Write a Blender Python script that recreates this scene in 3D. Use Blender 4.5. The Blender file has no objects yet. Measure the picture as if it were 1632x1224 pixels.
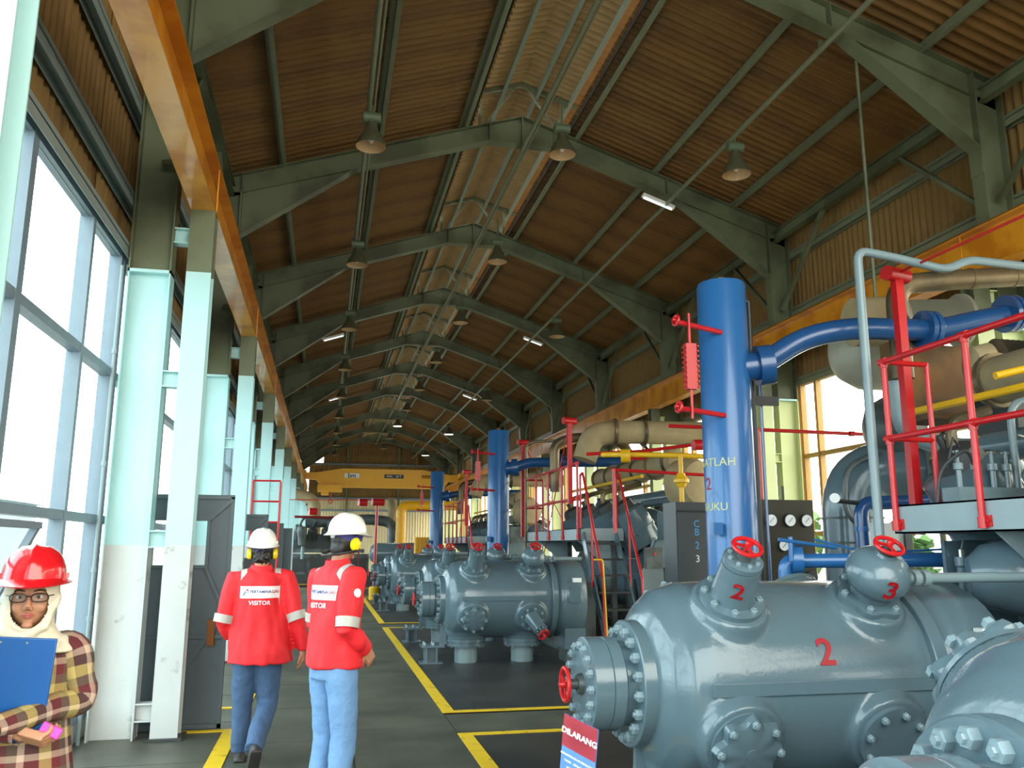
import bpy, math, random
from mathutils import Vector, Matrix
random.seed(7)
PI = math.pi
V = Vector
SC = bpy.context.scene
COL = SC.collection

# ------------------------------------------------------------------ camera
cam_d = bpy.data.cameras.new('camera')
cam_d.sensor_fit = 'HORIZONTAL'
cam_d.sensor_width = 36.0
cam_d.lens = 1343.75 / 1632 * 36.0
cam_d.clip_start = 0.05
cam_d.clip_end = 400
cam = bpy.data.objects.new('camera', cam_d)
COL.objects.link(cam)
_th, _ps, _ro = .1909, .2146, .0024
_F = V((math.sin(_ps)*math.cos(_th), math.cos(_ps)*math.cos(_th), math.sin(_th)))
_R = V((math.cos(_ps), -math.sin(_ps), 0))
_U = _R.cross(_F)
_R2 = _R*math.cos(_ro) + _U*math.sin(_ro)
_U2 = _U*math.cos(_ro) - _R*math.sin(_ro)
_m = Matrix.Identity(4)
for _i in range(3):
    _m[_i][0] = _R2[_i]; _m[_i][1] = _U2[_i]; _m[_i][2] = -_F[_i]
_m[2][3] = 1.6
cam.matrix_world = _m
SC.camera = cam

# ------------------------------------------------------------------ world, daylight, exposure
wd = bpy.data.worlds.new('world')
SC.world = wd
wd.use_nodes = True
wn = wd.node_tree
wn.nodes.clear()
_o = wn.nodes.new('ShaderNodeOutputWorld')
_b = wn.nodes.new('ShaderNodeBackground')
_tc = wn.nodes.new('ShaderNodeTexCoord')
_sx = wn.nodes.new('ShaderNodeSeparateXYZ')
_mr = wn.nodes.new('ShaderNodeMapRange')
_mr.inputs[1].default_value = -1; _mr.inputs[2].default_value = 1
_cr = wn.nodes.new('ShaderNodeValToRGB')
_cr.color_ramp.elements[0].color = (.74, .93, 1.0, 1)
_cr.color_ramp.elements[1].color = (1.0, .90, .72, 1)
wn.links.new(_tc.outputs['Generated'], _sx.inputs[0])
wn.links.new(_sx.outputs[0], _mr.inputs[0])
wn.links.new(_mr.outputs[0], _cr.inputs[0])
wn.links.new(_cr.outputs[0], _b.inputs[0])
_b.inputs[1].default_value = 7.0
wn.links.new(_b.outputs[0], _o.inputs[0])
SC.view_settings.view_transform = 'Standard'
SC.view_settings.look = 'None'
SC.view_settings.exposure = 0.2
SC.view_settings.gamma = 1
SC.view_settings.use_curve_mapping = False

def portal(loc, rot, sx, sy):
    l = bpy.data.lights.new('daylight_portal', 'AREA')
    l.shape = 'RECTANGLE'; l.size = sx; l.size_y = sy
    l.cycles.is_portal = True
    o = bpy.data.objects.new('daylight_portal', l)
    o.location = loc; o.rotation_euler = rot
    COL.objects.link(o)
portal((-2.25, 27, 2.2), (0, -PI/2, 0), 4.4, 62)      # left window band, facing in
portal((8.25, 27, 2.2), (0, PI/2, 0), 4.6, 62)        # right window band
portal((3.0, -3.9, 4.2), (PI/2, 0, 0), 10, 8.4)       # open end of the hall behind the camera

# ------------------------------------------------------------------ materials
def lin(c):
    return tuple((x/12.92 if x <= .04045 else ((x+.055)/1.055)**2.4) for x in [k/255 for k in c])
MATS = {}
def mat(name, rgb, rough=.5, metal=0.0, var=.12, scale=6.0, bump=0.0, bscale=None, emit=None, rgb2=None, mixscale=2.0, mixlo=.45, mixhi=.6, spec=.5, coat=0.0, sy=1.0):
    if name in MATS: return MATS[name]
    m = bpy.data.materials.new(name); m.use_nodes = True
    nt = m.node_tree; b = nt.nodes['Principled BSDF']
    c = lin(rgb)
    tc = nt.nodes.new('ShaderNodeTexCoord')
    mp = nt.nodes.new('ShaderNodeMapping'); mp.inputs['Scale'].default_value = (1, sy, 1)
    nt.links.new(tc.outputs['Object'], mp.inputs[0])
    n = nt.nodes.new('ShaderNodeTexNoise'); n.inputs['Scale'].default_value = scale; n.inputs['Detail'].default_value = 4
    nt.links.new(mp.outputs[0], n.inputs['Vector'])
    mx = nt.nodes.new('ShaderNodeMix'); mx.data_type = 'RGBA'
    mx.inputs[6].default_value = tuple(max(0, x*(1-var)) for x in c) + (1,)
    mx.inputs[7].default_value = tuple(min(1, x*(1+var)) for x in c) + (1,)
    nt.links.new(n.outputs[0], mx.inputs[0])
    out = mx.outputs[2]
    if rgb2:
        n2 = nt.nodes.new('ShaderNodeTexNoise'); n2.inputs['Scale'].default_value = mixscale; n2.inputs['Detail'].default_value = 6
        nt.links.new(mp.outputs[0], n2.inputs['Vector'])
        r = nt.nodes.new('ShaderNodeMapRange'); r.inputs[1].default_value = mixlo; r.inputs[2].default_value = mixhi
        nt.links.new(n2.outputs[0], r.inputs[0])
        m2 = nt.nodes.new('ShaderNodeMix'); m2.data_type = 'RGBA'
        nt.links.new(r.outputs[0], m2.inputs[0]); nt.links.new(out, m2.inputs[6])
        m2.inputs[7].default_value = lin(rgb2) + (1,)
        out = m2.outputs[2]
    nt.links.new(out, b.inputs['Base Color'])
    b.inputs['Roughness'].default_value = rough
    b.inputs['Metallic'].default_value = metal
    b.inputs['Specular IOR Level'].default_value = spec
    b.inputs['Coat Weight'].default_value = coat
    if bump:
        n3 = nt.nodes.new('ShaderNodeTexNoise'); n3.inputs['Scale'].default_value = bscale or scale*4; n3.inputs['Detail'].default_value = 3
        nt.links.new(mp.outputs[0], n3.inputs['Vector'])
        bp = nt.nodes.new('ShaderNodeBump'); bp.inputs['Strength'].default_value = bump; bp.inputs['Distance'].default_value = .02
        nt.links.new(n3.outputs[0], bp.inputs['Height']); nt.links.new(bp.outputs[0], b.inputs['Normal'])
    if emit:
        b.inputs['Emission Color'].default_value = lin(rgb) + (1,)
        b.inputs['Emission Strength'].default_value = emit
    MATS[name] = m
    return m
M_STEEL = mat('steel_green', (106, 111, 84), .5, var=.12, scale=2.5, rgb2=(82, 84, 60), mixscale=1.2)
M_PURLIN = mat('purlin_paint', (120, 124, 98), .5, var=.15)
M_ROOF = mat('roof_sheet_brown', (130, 90, 40), .62, var=.35, scale=1.6, rgb2=(72, 46, 20), mixscale=.8, mixlo=.42, mixhi=.66, bump=.2, bscale=30)
M_WALLB = mat('wall_sheet_brown', (138, 106, 58), .75, var=.25, scale=1.3, rgb2=(84, 58, 36), mixscale=.7, mixlo=.45, mixhi=.7)
M_MONR = mat('ridge_vent_sheet', (158, 130, 86), .7, var=.3, scale=2)
M_COLU = mat('column_cyan', (176, 214, 214), .45, var=.06, scale=3)
M_COLL = mat('column_white', (190, 194, 192), .5, var=.08, scale=4, rgb2=(120, 118, 112), mixscale=5, mixlo=.62, mixhi=.72)
M_COLR = mat('column_warm_light_tint', (196, 204, 148), .45, var=.08, scale=3)  # right-hand columns: warm daylight of that side put into the base colour
M_CRANE = mat('crane_orange', (224, 150, 36), .3, var=.06, scale=3, rgb2=(196, 118, 22), mixscale=2, coat=.4)
M_CRANEB = mat('crane_yellow', (236, 170, 20), .4, var=.08)
M_FRAME = mat('window_frame_blue', (112, 128, 140), .45, var=.12)
M_FRAMEO = mat('window_frame_ochre', (176, 132, 62), .45, var=.15)
M_DOOR = mat('door_grey', (74, 86, 92), .45, var=.15, scale=3)
M_MACH = mat('machine_paint', (88, 108, 117), .19, var=.07, scale=2.5, rgb2=(76, 92, 97), mixscale=1.6, mixlo=.5, mixhi=.75, bump=.05, bscale=60, coat=.2)
M_MACHD = mat('machine_paint_dark', (82, 92, 92), .4, var=.2, scale=4, rgb2=(56, 60, 58), mixscale=3)
M_DARK = mat('engine_dark', (52, 56, 56), .5, var=.3, scale=5)
M_BOLT = mat('bolt_paint', (122, 142, 150), .28, var=.1)
M_RED = mat('red_paint', (188, 24, 28), .3, var=.12, scale=8, spec=.5)
M_REDM = mat('red_marking', (158, 8, 22), .5, var=.1)
M_BLUE = mat('blue_paint', (40, 96, 152), .28, var=.12, scale=2, coat=.2)
M_BLUED = mat('blue_pipe', (30, 74, 124), .25, var=.12, scale=3, coat=.3)
M_YEL = mat('yellow_paint', (222, 172, 20), .4, var=.12)
M_LINE = mat('yellow_line', (222, 184, 26), .6, var=.12, scale=12, rgb2=(150, 126, 30), mixscale=9, mixlo=.6, mixhi=.72)
M_PLAT = mat('platform_paint', (142, 158, 162), .4, var=.08)
M_GPIPE = mat('pipe_grey', (120, 138, 142), .3, var=.1)
M_EXH = mat('exhaust_brown', (122, 104, 76), .4, .55, var=.25, scale=4, rgb2=(76, 72, 58), mixscale=2)
M_INSUL = mat('insulation_blanket', (158, 140, 104), .8, var=.25, scale=5, bump=.6, bscale=9)
M_SILVER = mat('duct_silver', (170, 168, 150), .5, .2, var=.08)
M_MAT = mat('rubber_mat', (44, 46, 46), .42, var=.25, scale=3, rgb2=(58, 58, 54), mixscale=1.2, bump=.15, bscale=90)
M_BLACK = mat('black_paint', (34, 36, 38), .4, var=.2)
M_CAB = mat('cabinet_dark', (62, 66, 70), .4, var=.12)
M_WHITE = mat('white_paint', (232, 234, 232), .35, var=.03)
M_RUST = mat('rust', (132, 78, 30), .8, var=.3)
M_CREAM = mat('shade_inner', (196, 160, 118), .5, var=.06)
M_LAMPG = mat('lamp_housing', (96, 96, 74), .45, .3, var=.15)
M_EXT = mat('exterior_wall', (176, 190, 198), .7, var=.06)
M_GROUND = mat('exterior_ground', (150, 150, 142), .85, var=.15)
M_LEAF = mat('foliage', (84, 122, 60), .7, var=.5, scale=3)
M_CHROME = mat('steel_bare', (170, 172, 168), .3, .8, var=.1)
M_LAMPON = mat('lamp_lit', (222, 236, 255), .5, emit=14)
M_TUBE = mat('tube_lamp', (238, 240, 236), .5, emit=.8)

def plate_mat():
    m = bpy.data.materials.new('floor_plate_ribbed'); m.use_nodes = True
    nt = m.node_tree; b = nt.nodes['Principled BSDF']
    tc = nt.nodes.new('ShaderNodeTexCoord')
    n = nt.nodes.new('ShaderNodeTexNoise'); n.inputs['Scale'].default_value = 1.4; n.inputs['Detail'].default_value = 6
    nt.links.new(tc.outputs['Object'], n.inputs['Vector'])
    cr = nt.nodes.new('ShaderNodeValToRGB')
    cr.color_ramp.elements[0].position = .35; cr.color_ramp.elements[0].color = lin((66, 70, 60)) + (1,)
    cr.color_ramp.elements[1].position = .7; cr.color_ramp.elements[1].color = lin((98, 100, 84)) + (1,)
    nt.links.new(n.outputs[0], cr.inputs[0])
    br = nt.nodes.new('ShaderNodeTexBrick')
    br.inputs['Scale'].default_value = 14; br.inputs['Mortar Size'].default_value = .035
    br.inputs['Color1'].default_value = (1, 1, 1, 1); br.inputs['Color2'].default_value = (.86, .86, .86, 1); br.inputs['Mortar'].default_value = (.55, .55, .55, 1)
    nt.links.new(tc.outputs['Object'], br.inputs['Vector'])
    mx = nt.nodes.new('ShaderNodeMix'); mx.data_type = 'RGBA'; mx.blend_type = 'MULTIPLY'; mx.inputs[0].default_value = .8
    nt.links.new(cr.outputs[0], mx.inputs[6]); nt.links.new(br.outputs[0], mx.inputs[7])
    nt.links.new(mx.outputs[2], b.inputs['Base Color'])
    bp = nt.nodes.new('ShaderNodeBump'); bp.inputs['Strength'].default_value = .4; bp.inputs['Distance'].default_value = .004
    nt.links.new(br.outputs['Fac'], bp.inputs['Height']); bp.invert = True
    nt.links.new(bp.outputs[0], b.inputs['Normal'])
    b.inputs['Roughness'].default_value = .5
    return m
M_PLATE = plate_mat()

def glass_mat(name, tint, gloss):
    m = bpy.data.materials.new(name); m.use_nodes = True
    nt = m.node_tree; nt.nodes.clear()
    o = nt.nodes.new('ShaderNodeOutputMaterial'); mx = nt.nodes.new('ShaderNodeMixShader')
    t = nt.nodes.new('ShaderNodeBsdfTransparent'); t.inputs[0].default_value = tint + (1,)
    g = nt.nodes.new('ShaderNodeBsdfGlossy'); g.inputs['Roughness'].default_value = .08
    mx.inputs[0].default_value = gloss
    nt.links.new(t.outputs[0], mx.inputs[1]); nt.links.new(g.outputs[0], mx.inputs[2]); nt.links.new(mx.outputs[0], o.inputs[0])
    return m
M_GLASS = glass_mat('window_glass', (.93, .96, .97), .06)

# ------------------------------------------------------------------ mesh builder
def frame_of(ax):
    ax = V(ax).normalized()
    ref = V((0, 0, 1)) if abs(ax.z) < .9 else V((1, 0, 0))
    u = ax.cross(ref).normalized(); w = u.cross(ax).normalized()
    return u, w, ax
class MB:
    def __init__(s): s.v = []; s.f = []
    def add(s, vs, fs):
        b = len(s.v); s.v += [tuple(p) for p in vs]; s.f += [tuple(i+b for i in f) for f in fs]; return s
    def bx(s, x0, x1, y0, y1, z0, z1):
        return s.add([(x0,y0,z0),(x1,y0,z0),(x1,y1,z0),(x0,y1,z0),(x0,y0,z1),(x1,y0,z1),(x1,y1,z1),(x0,y1,z1)],
                     [(0,3,2,1),(4,5,6,7),(0,1,5,4),(1,2,6,5),(2,3,7,6),(3,0,4,7)])
    def bar(s, p0, p1, w, h, up=(0,0,1)):
        p0 = V(p0); p1 = V(p1); a = (p1-p0).normalized(); up = V(up)
        if abs(a.dot(up)) > .98: up = V((0, 1, 0))
        r = a.cross(up).normalized(); t = r.cross(a)
        vs = []
        for p in (p0, p1):
            for i, j in ((-1,-1),(1,-1),(1,1),(-1,1)): vs.append(p + r*i*w/2 + t*j*h/2)
        return s.add(vs, [(0,1,2,3),(7,6,5,4),(0,4,5,1),(1,5,6,2),(2,6,7,3),(3,7,4,0)])
    def ibeam(s, p0, p1, w, h, t=.012, up=(0,0,1)):
        p0 = V(p0); p1 = V(p1); a = (p1-p0).normalized(); upv = V(up)
        if abs(a.dot(upv)) > .98: upv = V((0, 1, 0))
        r = a.cross(upv).normalized(); u = r.cross(a)
        s.bar(p0+u*(h-t)/2, p1+u*(h-t)/2, w, t, up); s.bar(p0-u*(h-t)/2, p1-u*(h-t)/2, w, t, up)
        return s.bar(p0, p1, t*.8, h-2*t, up)
    def tube(s, path, r, n=10, cap=True):
        path = [V(p) for p in path]; k = len(path)
        rs = r if isinstance(r, (list, tuple)) else [r]*k
        tang = []
        for i in range(k):
            if i == 0: t = path[1]-path[0]
            elif i == k-1: t = path[-1]-path[-2]
            else: t = (path[i]-path[i-1]).normalized() + (path[i+1]-path[i]).normalized()
            tang.append(t.normalized())
        u, w, _ = frame_of(tang[0]); vs = []; fs = []
        for i in range(k):
            t = tang[i]
            u = (u - t*u.dot(t)).normalized(); w = t.cross(u)
            for j in range(n):
                a = 2*PI*j/n; vs.append(path[i] + u*math.cos(a)*rs[i] + w*math.sin(a)*rs[i])
        for i in range(k-1):
            for j in range(n):
                a = i*n+j; b = i*n+(j+1) % n; fs.append((a, b, b+n, a+n))
        if cap: fs.append(tuple(range(n-1, -1, -1))); fs.append(tuple((k-1)*n+j for j in range(n)))
        return s.add(vs, fs)
    def lathe(s, prof, o=(0,0,0), ax=(0,0,1), n=24, cap=True, star=None, ph=0):
        u, w, a = frame_of(ax); o = V(o); vs = []; fs = []; k = len(prof)
        for (t, r) in prof:
            for j in range(n):
                an = 2*PI*j/n + ph
                rr = r*(1 + star[1]*math.cos(star[0]*an)) if star else r
                vs.append(o + a*t + u*math.cos(an)*rr + w*math.sin(an)*rr)
        for i in range(k-1):
            for j in range(n):
                p = i*n+j; q = i*n+(j+1) % n; fs.append((p, q, q+n, p+n))
        if cap: fs.append(tuple(range(n-1, -1, -1))); fs.append(tuple((k-1)*n+j for j in range(n)))
        return s.add(vs, fs)
    def torus(s, c, ax, R, r, n=24, m=8):
        u, w, a = frame_of(ax); c = V(c); vs = []; fs = []
        for i in range(n):
            t = 2*PI*i/n; d = u*math.cos(t)+w*math.sin(t)
            for j in range(m):
                q = 2*PI*j/m; vs.append(c + d*(R+r*math.cos(q)) + a*r*math.sin(q))
        for i in range(n):
            for j in range(m):
                a0 = i*m+j; a1 = i*m+(j+1) % m; b0 = ((i+1) % n)*m+j; b1 = ((i+1) % n)*m+(j+1) % m
                fs.append((a0, b0, b1, a1))
        return s.add(vs, fs)
    def hexb(s, p, ax, r, h):
        s.lathe([(0, r), (h*.85, r), (h, r*.86)], p, ax, 6)
        return s.lathe([(h, r*.5), (h*1.35, r*.45)], p, ax, 6)
    def prism(s, poly, y0, y1):      # poly in xz
        n = len(poly); vs = [(x, y0, z) for x, z in poly] + [(x, y1, z) for x, z in poly]
        fs = [tuple(range(n)), tuple(range(2*n-1, n-1, -1))] + [(i+n, (i+1) % n+n, (i+1) % n, i) for i in range(n)]
        return s.add(vs, fs)
    def sph(s, c, rx, ry=None, rz=None, n=16, m=10):
        ry = ry or rx; rz = rz or rx; c = V(c); vs = [c+V((0,0,-rz))]; fs = []
        for i in range(1, m):
            p = PI*i/m
            for j in range(n):
                q = 2*PI*j/n; vs.append(c+V((rx*math.sin(p)*math.cos(q), ry*math.sin(p)*math.sin(q), -rz*math.cos(p))))
        vs.append(c+V((0,0,rz)))
        for j in range(n): fs.append((0, 1+(j+1) % n, 1+j))
        for i in range(m-2):
            for j in range(n):
                a = 1+i*n+j; b = 1+i*n+(j+1) % n; fs.append((a, b, b+n, a+n))
        L = len(vs)-1
        for j in range(n): fs.append((L, 1+(m-2)*n+j, 1+(m-2)*n+(j+1) % n))
        return s.add(vs, fs)
    def mesh(s, name, m, smooth=True, ang=35):
        me = bpy.data.meshes.new(name); me.from_pydata(s.v, [], s.f); me.update()
        if m: me.materials.append(m)
        if smooth:
            me.polygons.foreach_set('use_smooth', [True]*len(me.polygons))
            me.set_sharp_from_angle(angle=math.radians(ang))
        return me
    def build(s, name, m, parent=None, smooth=True, ang=35, label=None, kind=None):
        o = bpy.data.objects.new(name, s.mesh(name, m, smooth, ang)); COL.objects.link(o)
        if parent: o.parent = parent
        if label: o['label'] = label
        if kind: o['kind'] = kind
        return o
def inst(name, me, loc=(0,0,0), parent=None, rot=None):
    o = bpy.data.objects.new(name, me); COL.objects.link(o); o.location = loc
    if rot is not None: o.rotation_mode = 'QUATERNION'; o.rotation_quaternion = rot
    if parent: o.parent = parent
    return o
def tag(o, label, cat, group=None):
    o['label'] = label; o['category'] = cat
    if group: o['group'] = group
    return o
def thing(name, label, cat, loc=(0,0,0), group=None, rz=0):
    o = bpy.data.objects.new(name, None); COL.objects.link(o); o.location = loc; o.rotation_euler = (0,0,rz)
    o.empty_display_size = .1
    return tag(o, label, cat, group)
def dup(root, loc=None, rz=None, label=None, skip=()):
    r = root.copy(); COL.objects.link(r)
    if loc is not None: r.location = loc
    if rz is not None: r.rotation_euler = (0,0,rz)
    if label: r['label'] = label
    for ch in list(root.children):
        if ch.name.split('.')[0] in skip: continue
        c = ch.copy(); COL.objects.link(c); c.parent = r
        for g in ch.children:
            d = g.copy(); COL.objects.link(d); d.parent = c
    return r
def bend(pts, r=.08, n=5):
    """round the corners of a polyline"""
    pts = [V(p) for p in pts]; out = [pts[0]]
    for i in range(1, len(pts)-1):
        a = (pts[i-1]-pts[i]); b = (pts[i+1]-pts[i]); d = min(r, a.length*.45, b.length*.45)
        p0 = pts[i]+a.normalized()*d; p1 = pts[i]+b.normalized()*d
        for k in range(n+1):
            t = k/n; out.append(p0*(1-t)**2 + pts[i]*2*t*(1-t) + p1*t*t)
    out.append(pts[-1]); return out
TMP = bpy.data.scenes.new('bench')      # small side scene, so that baking a mesh does not re-evaluate the hall
def baked(o):
    TMP.collection.objects.link(o)
    vl = TMP.view_layers[0]; vl.update()
    me = bpy.data.meshes.new_from_object(o.evaluated_get(vl.depsgraph))
    bpy.data.objects.remove(o)
    return me
def remeshed(mb, vox, smooth_it=4, name='tmp', fac=.5):
    me = bpy.data.meshes.new(name); me.from_pydata(mb.v, [], mb.f); me.update()
    o = bpy.data.objects.new(name, me)
    r = o.modifiers.new('r', 'REMESH'); r.mode = 'VOXEL'; r.voxel_size = vox; r.use_smooth_shade = True
    if smooth_it:
        q = o.modifiers.new('s', 'SMOOTH'); q.iterations = smooth_it; q.factor = fac
    out = baked(o); bpy.data.meshes.remove(me)
    return out
HEX = MB().hexb((0,0,0), (0,0,1), 1, 1.1).mesh('bolt', M_BOLT, ang=30)
def bolts(parent, o, ax, R, n, r, single, off=.0, ph=0, m=None):
    """bolt circle: one object per bolt near the camera, else one joined part"""
    u, w, a = frame_of(ax); o = V(o)
    pts = [o + a*off + u*math.cos(2*PI*k/n+ph)*R + w*math.sin(2*PI*k/n+ph)*R for k in range(n)]
    q = V((0,0,1)).rotation_difference(a)
    if single:
        for p in pts:
            b = inst('bolt', HEX, p, parent, q); b.scale = (r, r, r)
    else:
        mb = MB()
        for p in pts: mb.lathe([(0, r), (r*1.2, r*.9)], p, a, 6)
        mb.build('bolts', M_BOLT, parent, kind='stuff')
_tc = {}
def text_mesh(txt, size, m, ext=.0015, bold=False, sp=1.0):
    cu = bpy.data.curves.new('txt', 'FONT'); cu.body = txt; cu.size = size; cu.extrude = ext
    cu.align_x = 'CENTER'; cu.align_y = 'CENTER'; cu.resolution_u = 3; cu.space_character = sp
    if bold: cu.offset = size*.022
    me = baked(bpy.data.objects.new('txt', cu))
    me.materials.clear(); me.materials.append(m)
    return me
def text_obj(name, txt, size, m, origin, xdir, ydir, parent, wrap=None, **k):
    """text lying in the plane (xdir, ydir) at origin; wrap=(function) maps a point onto a curved surface"""
    me = text_mesh(txt, size, m, **k)
    xd = V(xdir).normalized(); yd = V(ydir).normalized(); nd = xd.cross(yd); o = V(origin)
    for v in me.vertices:
        p = o + xd*v.co.x + yd*v.co.y + nd*v.co.z
        v.co = wrap(p, v.co.z) if wrap else p
    ob = bpy.data.objects.new(name, me); COL.objects.link(ob); ob.parent = parent
    return ob
ORD = ['first', 'second', 'third', 'fourth', 'fifth', 'sixth', 'seventh', 'eighth', 'ninth', 'tenth', 'eleventh', 'twelfth', 'thirteenth']

# ================================================================== THE HALL
XC = 3.0
FR = [8.08 + 4.966*k for k in range(-2, 7)] + [44.4, 49.8, 55.0]     # portal frames along the hall
YB, YE = -3.6, 57.5
def ztop(u): return 7.92 + .332*(2.78-u)
def zbot(u): return 7.59 + .332*(2.78-u)

# floor
fl = bpy.data.objects.new('floor', None); COL.objects.link(fl); fl['kind'] = 'structure'
MB().bx(-2.1, 8.1, YB, YE, -.2, -.012).build('slab', mat('slab', (70, 70, 66), .7), fl)
rows = []; y = YB+.1
while y < 34: rows.append(y); y += 1.52
xs = [(-1.95, -.72), (-.70, .28), (.30, 1.20)]
for i, (x0, x1) in enumerate(xs):
    for j, yy in enumerate(rows):
        o = (0, .55, .9)[i]
        MB().bx(x0, x1, yy+o, yy+o+1.505, -.012, -.001+.002*((i*7+j*3) % 3)).build('floor_plate', M_PLATE, fl, smooth=False)
pads = [(-1.4, 7.7), (8.66, 17.7), (18.66, 27.7), (28.7, 34)]
for a, b in pads:
    n = 4; st = (b-a-.16)/n
    for k in range(n):
        for (x0, x1) in ((1.31, 3.2), (3.21, 5.4), (5.41, 7.9)):
            MB().bx(x0, x1, a+.08+st*k, a+.08+st*(k+1)-.012, -.012, .003+.003*((k+int(x0)) % 2)).build('rubber_mat', M_MAT, fl, smooth=False)
for a, b in zip([p[1] for p in pads[:-1]], [p[0] for p in pads[1:]]):
    MB().bx(1.21, 7.9, a+.09, b-.09, -.012, 0).build('floor_plate', M_PLATE, fl, smooth=False)
MB().bx(-1.95, 7.9, 34.6, YE-.3, -.012, 0).build('floor_plate', M_PLATE, fl, smooth=False)
MB().bx(-.7, 7.9, 34.1, 34.6, -.011, .001).build('floor_plate', M_PLATE, fl, smooth=False)
for a, b in pads:
    MB().bx(1.20, 1.32, a, b, .0, .009).build('yellow_line', M_LINE, fl, smooth=False)
    for q in (a, b-.08): MB().bx(1.32, 4.6, q, q+.08, .0, .009).build('yellow_line', M_LINE, fl, smooth=False)
MB().bx(-.80, -.67, 2.0, 8.2, .0, .009).build('yellow_line', M_LINE, fl, smooth=False)
MB().bx(-1.2, -.67, 8.2, 8.28, .0, .009).build('yellow_line', M_LINE, fl, smooth=False)
for yy in (9.3, 14.4, 19.4, 24.4):
    MB().bx(-1.2, -.67, yy, yy+.08, .0, .009).build('yellow_line', M_LINE, fl, smooth=False)
    MB().bx(-.80, -.67, yy, yy+3.6, .0, .009).build('yellow_line', M_LINE, fl, smooth=False)
MB().bx(-.8, 1.2, 34.0, 34.1, .0, .009).build('yellow_line', M_LINE, fl, smooth=False)

# portal frames
def zoned(mb_fn, z0, z1, parent, name, mats):
    zs = [z0] + [z for z in (1.61, 4.1) if z0 < z < z1] + [z1]
    for a, b in zip(zs[:-1], zs[1:]):
        m = mats[0] if a < 1.5 else mats[1] if a < 4.0 else mats[2]
        mb = MB(); mb_fn(mb, a, b); mb.build(name, m, parent, smooth=False)
for k, y in enumerate(FR):
    lab = 'grey-green steel portal frame spanning the hall, %s from the open end behind the camera' % ORD[k]
    T = thing('portal_frame', lab, 'steel frame', (XC, y, 0), 'portal frames along the hall')
    pl = .56 if k < 9 else 1.0
    for sd in (-1, 1):
        def colm(mb, a, b, sd=sd):
            for u in (4.50, 4.87): mb.bx(*sorted((sd*u, sd*(u+.014*(1 if u < 4.7 else -1)))), -.10, .10, a, b)
            mb.bx(*sorted((sd*4.51, sd*4.86)), -.005, .005, a, b)
        zoned(colm, 0, 7.05, T, 'column', (M_COLL if sd < 0 else M_COLR, M_COLU if sd < 0 else M_COLR, M_STEEL))
        mb = MB()
        mb.bx(*sorted((sd*4.50, sd*4.87)), -.1, .1, 4.08, 4.11)
        mb.build('stiffener', M_COLU, T, smooth=False)
        # rafter: web + flanges, haunch plates at both ends
        mb = MB()
        top = [(sd*0, ztop(0)), (sd*4.87, ztop(4.87))]
        bot = [(sd*4.87, zbot(4.87)), (sd*pl, zbot(pl)), (0, zbot(pl))]
        mb.prism(top+bot, -.005, .005)
        mb.bar((sd*0, 0, ztop(0)-.006), (sd*4.87, 0, ztop(4.87)-.006), .2, .012)
        mb.bar((0, 0, zbot(pl)+.006), (sd*pl, 0, zbot(pl)+.006), .2, .012)
        mb.bar((sd*pl, 0, zbot(pl)+.006), (sd*2.78, 0, zbot(2.78)+.006), .2, .012)
        mb.bar((sd*2.78, 0, zbot(2.78)+.02), (sd*4.5, 0, zbot(4.5)+.02), .1, .01)
        mb.bx(*sorted((sd*pl, sd*(pl+.014))), -.09, .09, zbot(pl), ztop(pl)-.01)
        mb.bx(*sorted((sd*2.6, sd*2.612)), -.1, .1, zbot(2.6), ztop(2.6)-.01)
        if sd > 0: mb.bx(-.008, .008, -.1, .1, zbot(pl), ztop(0)-.01)
        mb.build('rafter', M_STEEL, T, smooth=False)
        mb = MB()
        mb.prism([(sd*2.78, zbot(2.78)), (sd*4.5, zbot(4.5)), (sd*4.5, 6.33)], -.005, .005)
        mb.bar((sd*2.78, 0, zbot(2.78)), (sd*4.5, 0, 6.33), .2, .014)
        mb.bx(*sorted((sd*4.488, sd*4.5)), -.1, .1, 6.0, zbot(4.5)+.3)
        mb.build('haunch', M_STEEL, T, smooth=False)
    # ridge vent trestle
    mb = MB()
    for sd in (-1, 1):
        mb.bar((0, 0, 9.47), (sd*1.02, 0, 9.15), .06, .07)
        mb.bar((sd*.72, 0, 9.24), (sd*.72, 0, ztop(.72)), .05, .05)
        mb.bar((sd*.1, 0, 9.42), (sd*.68, 0, ztop(.68)), .035, .035)
    mb.build('vent_trestle', M_STEEL, T, smooth=False)

# crane columns and their brackets
for k, y in enumerate(FR):
    for sd in (-1, 1):
        side = 'left' if sd < 0 else 'right'
        T = thing('crane_column', 'slim %s steel column under the %s crane beam, %s from the open end' % ('cyan and white' if sd < 0 else 'yellow-green', side, ORD[k]), 'column', (XC, y-.04, 0), 'columns carrying the crane beams')
        def cc(mb, a, b, sd=sd):
            mb.bx(*sorted((sd*4.14, sd*4.36)), -.10, -.088, a, b); mb.bx(*sorted((sd*4.14, sd*4.36)), .088, .10, a, b)
            mb.bx(*sorted((sd*4.245, sd*4.255)), -.09, .09, a, b)
        zoned(cc, 0, 4.72, T, 'shaft', (M_COLL if sd < 0 else M_COLR, M_COLU if sd < 0 else M_COLR, M_STEEL))
        for z in (.22, 1.66, 3.09, 4.46):
            MB().ibeam((sd*4.36, 0, z), (sd*4.498, 0, z), .12, .15, .012).build('bracket', M_COLL if z < 1.6 else (M_COLU if sd < 0 else M_COLR), T, smooth=False)
        MB().bx(*sorted((sd*4.1, sd*4.4)), -.15, .15, 0, .02).build('base_plate', M_DARK, T, smooth=False)

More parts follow.
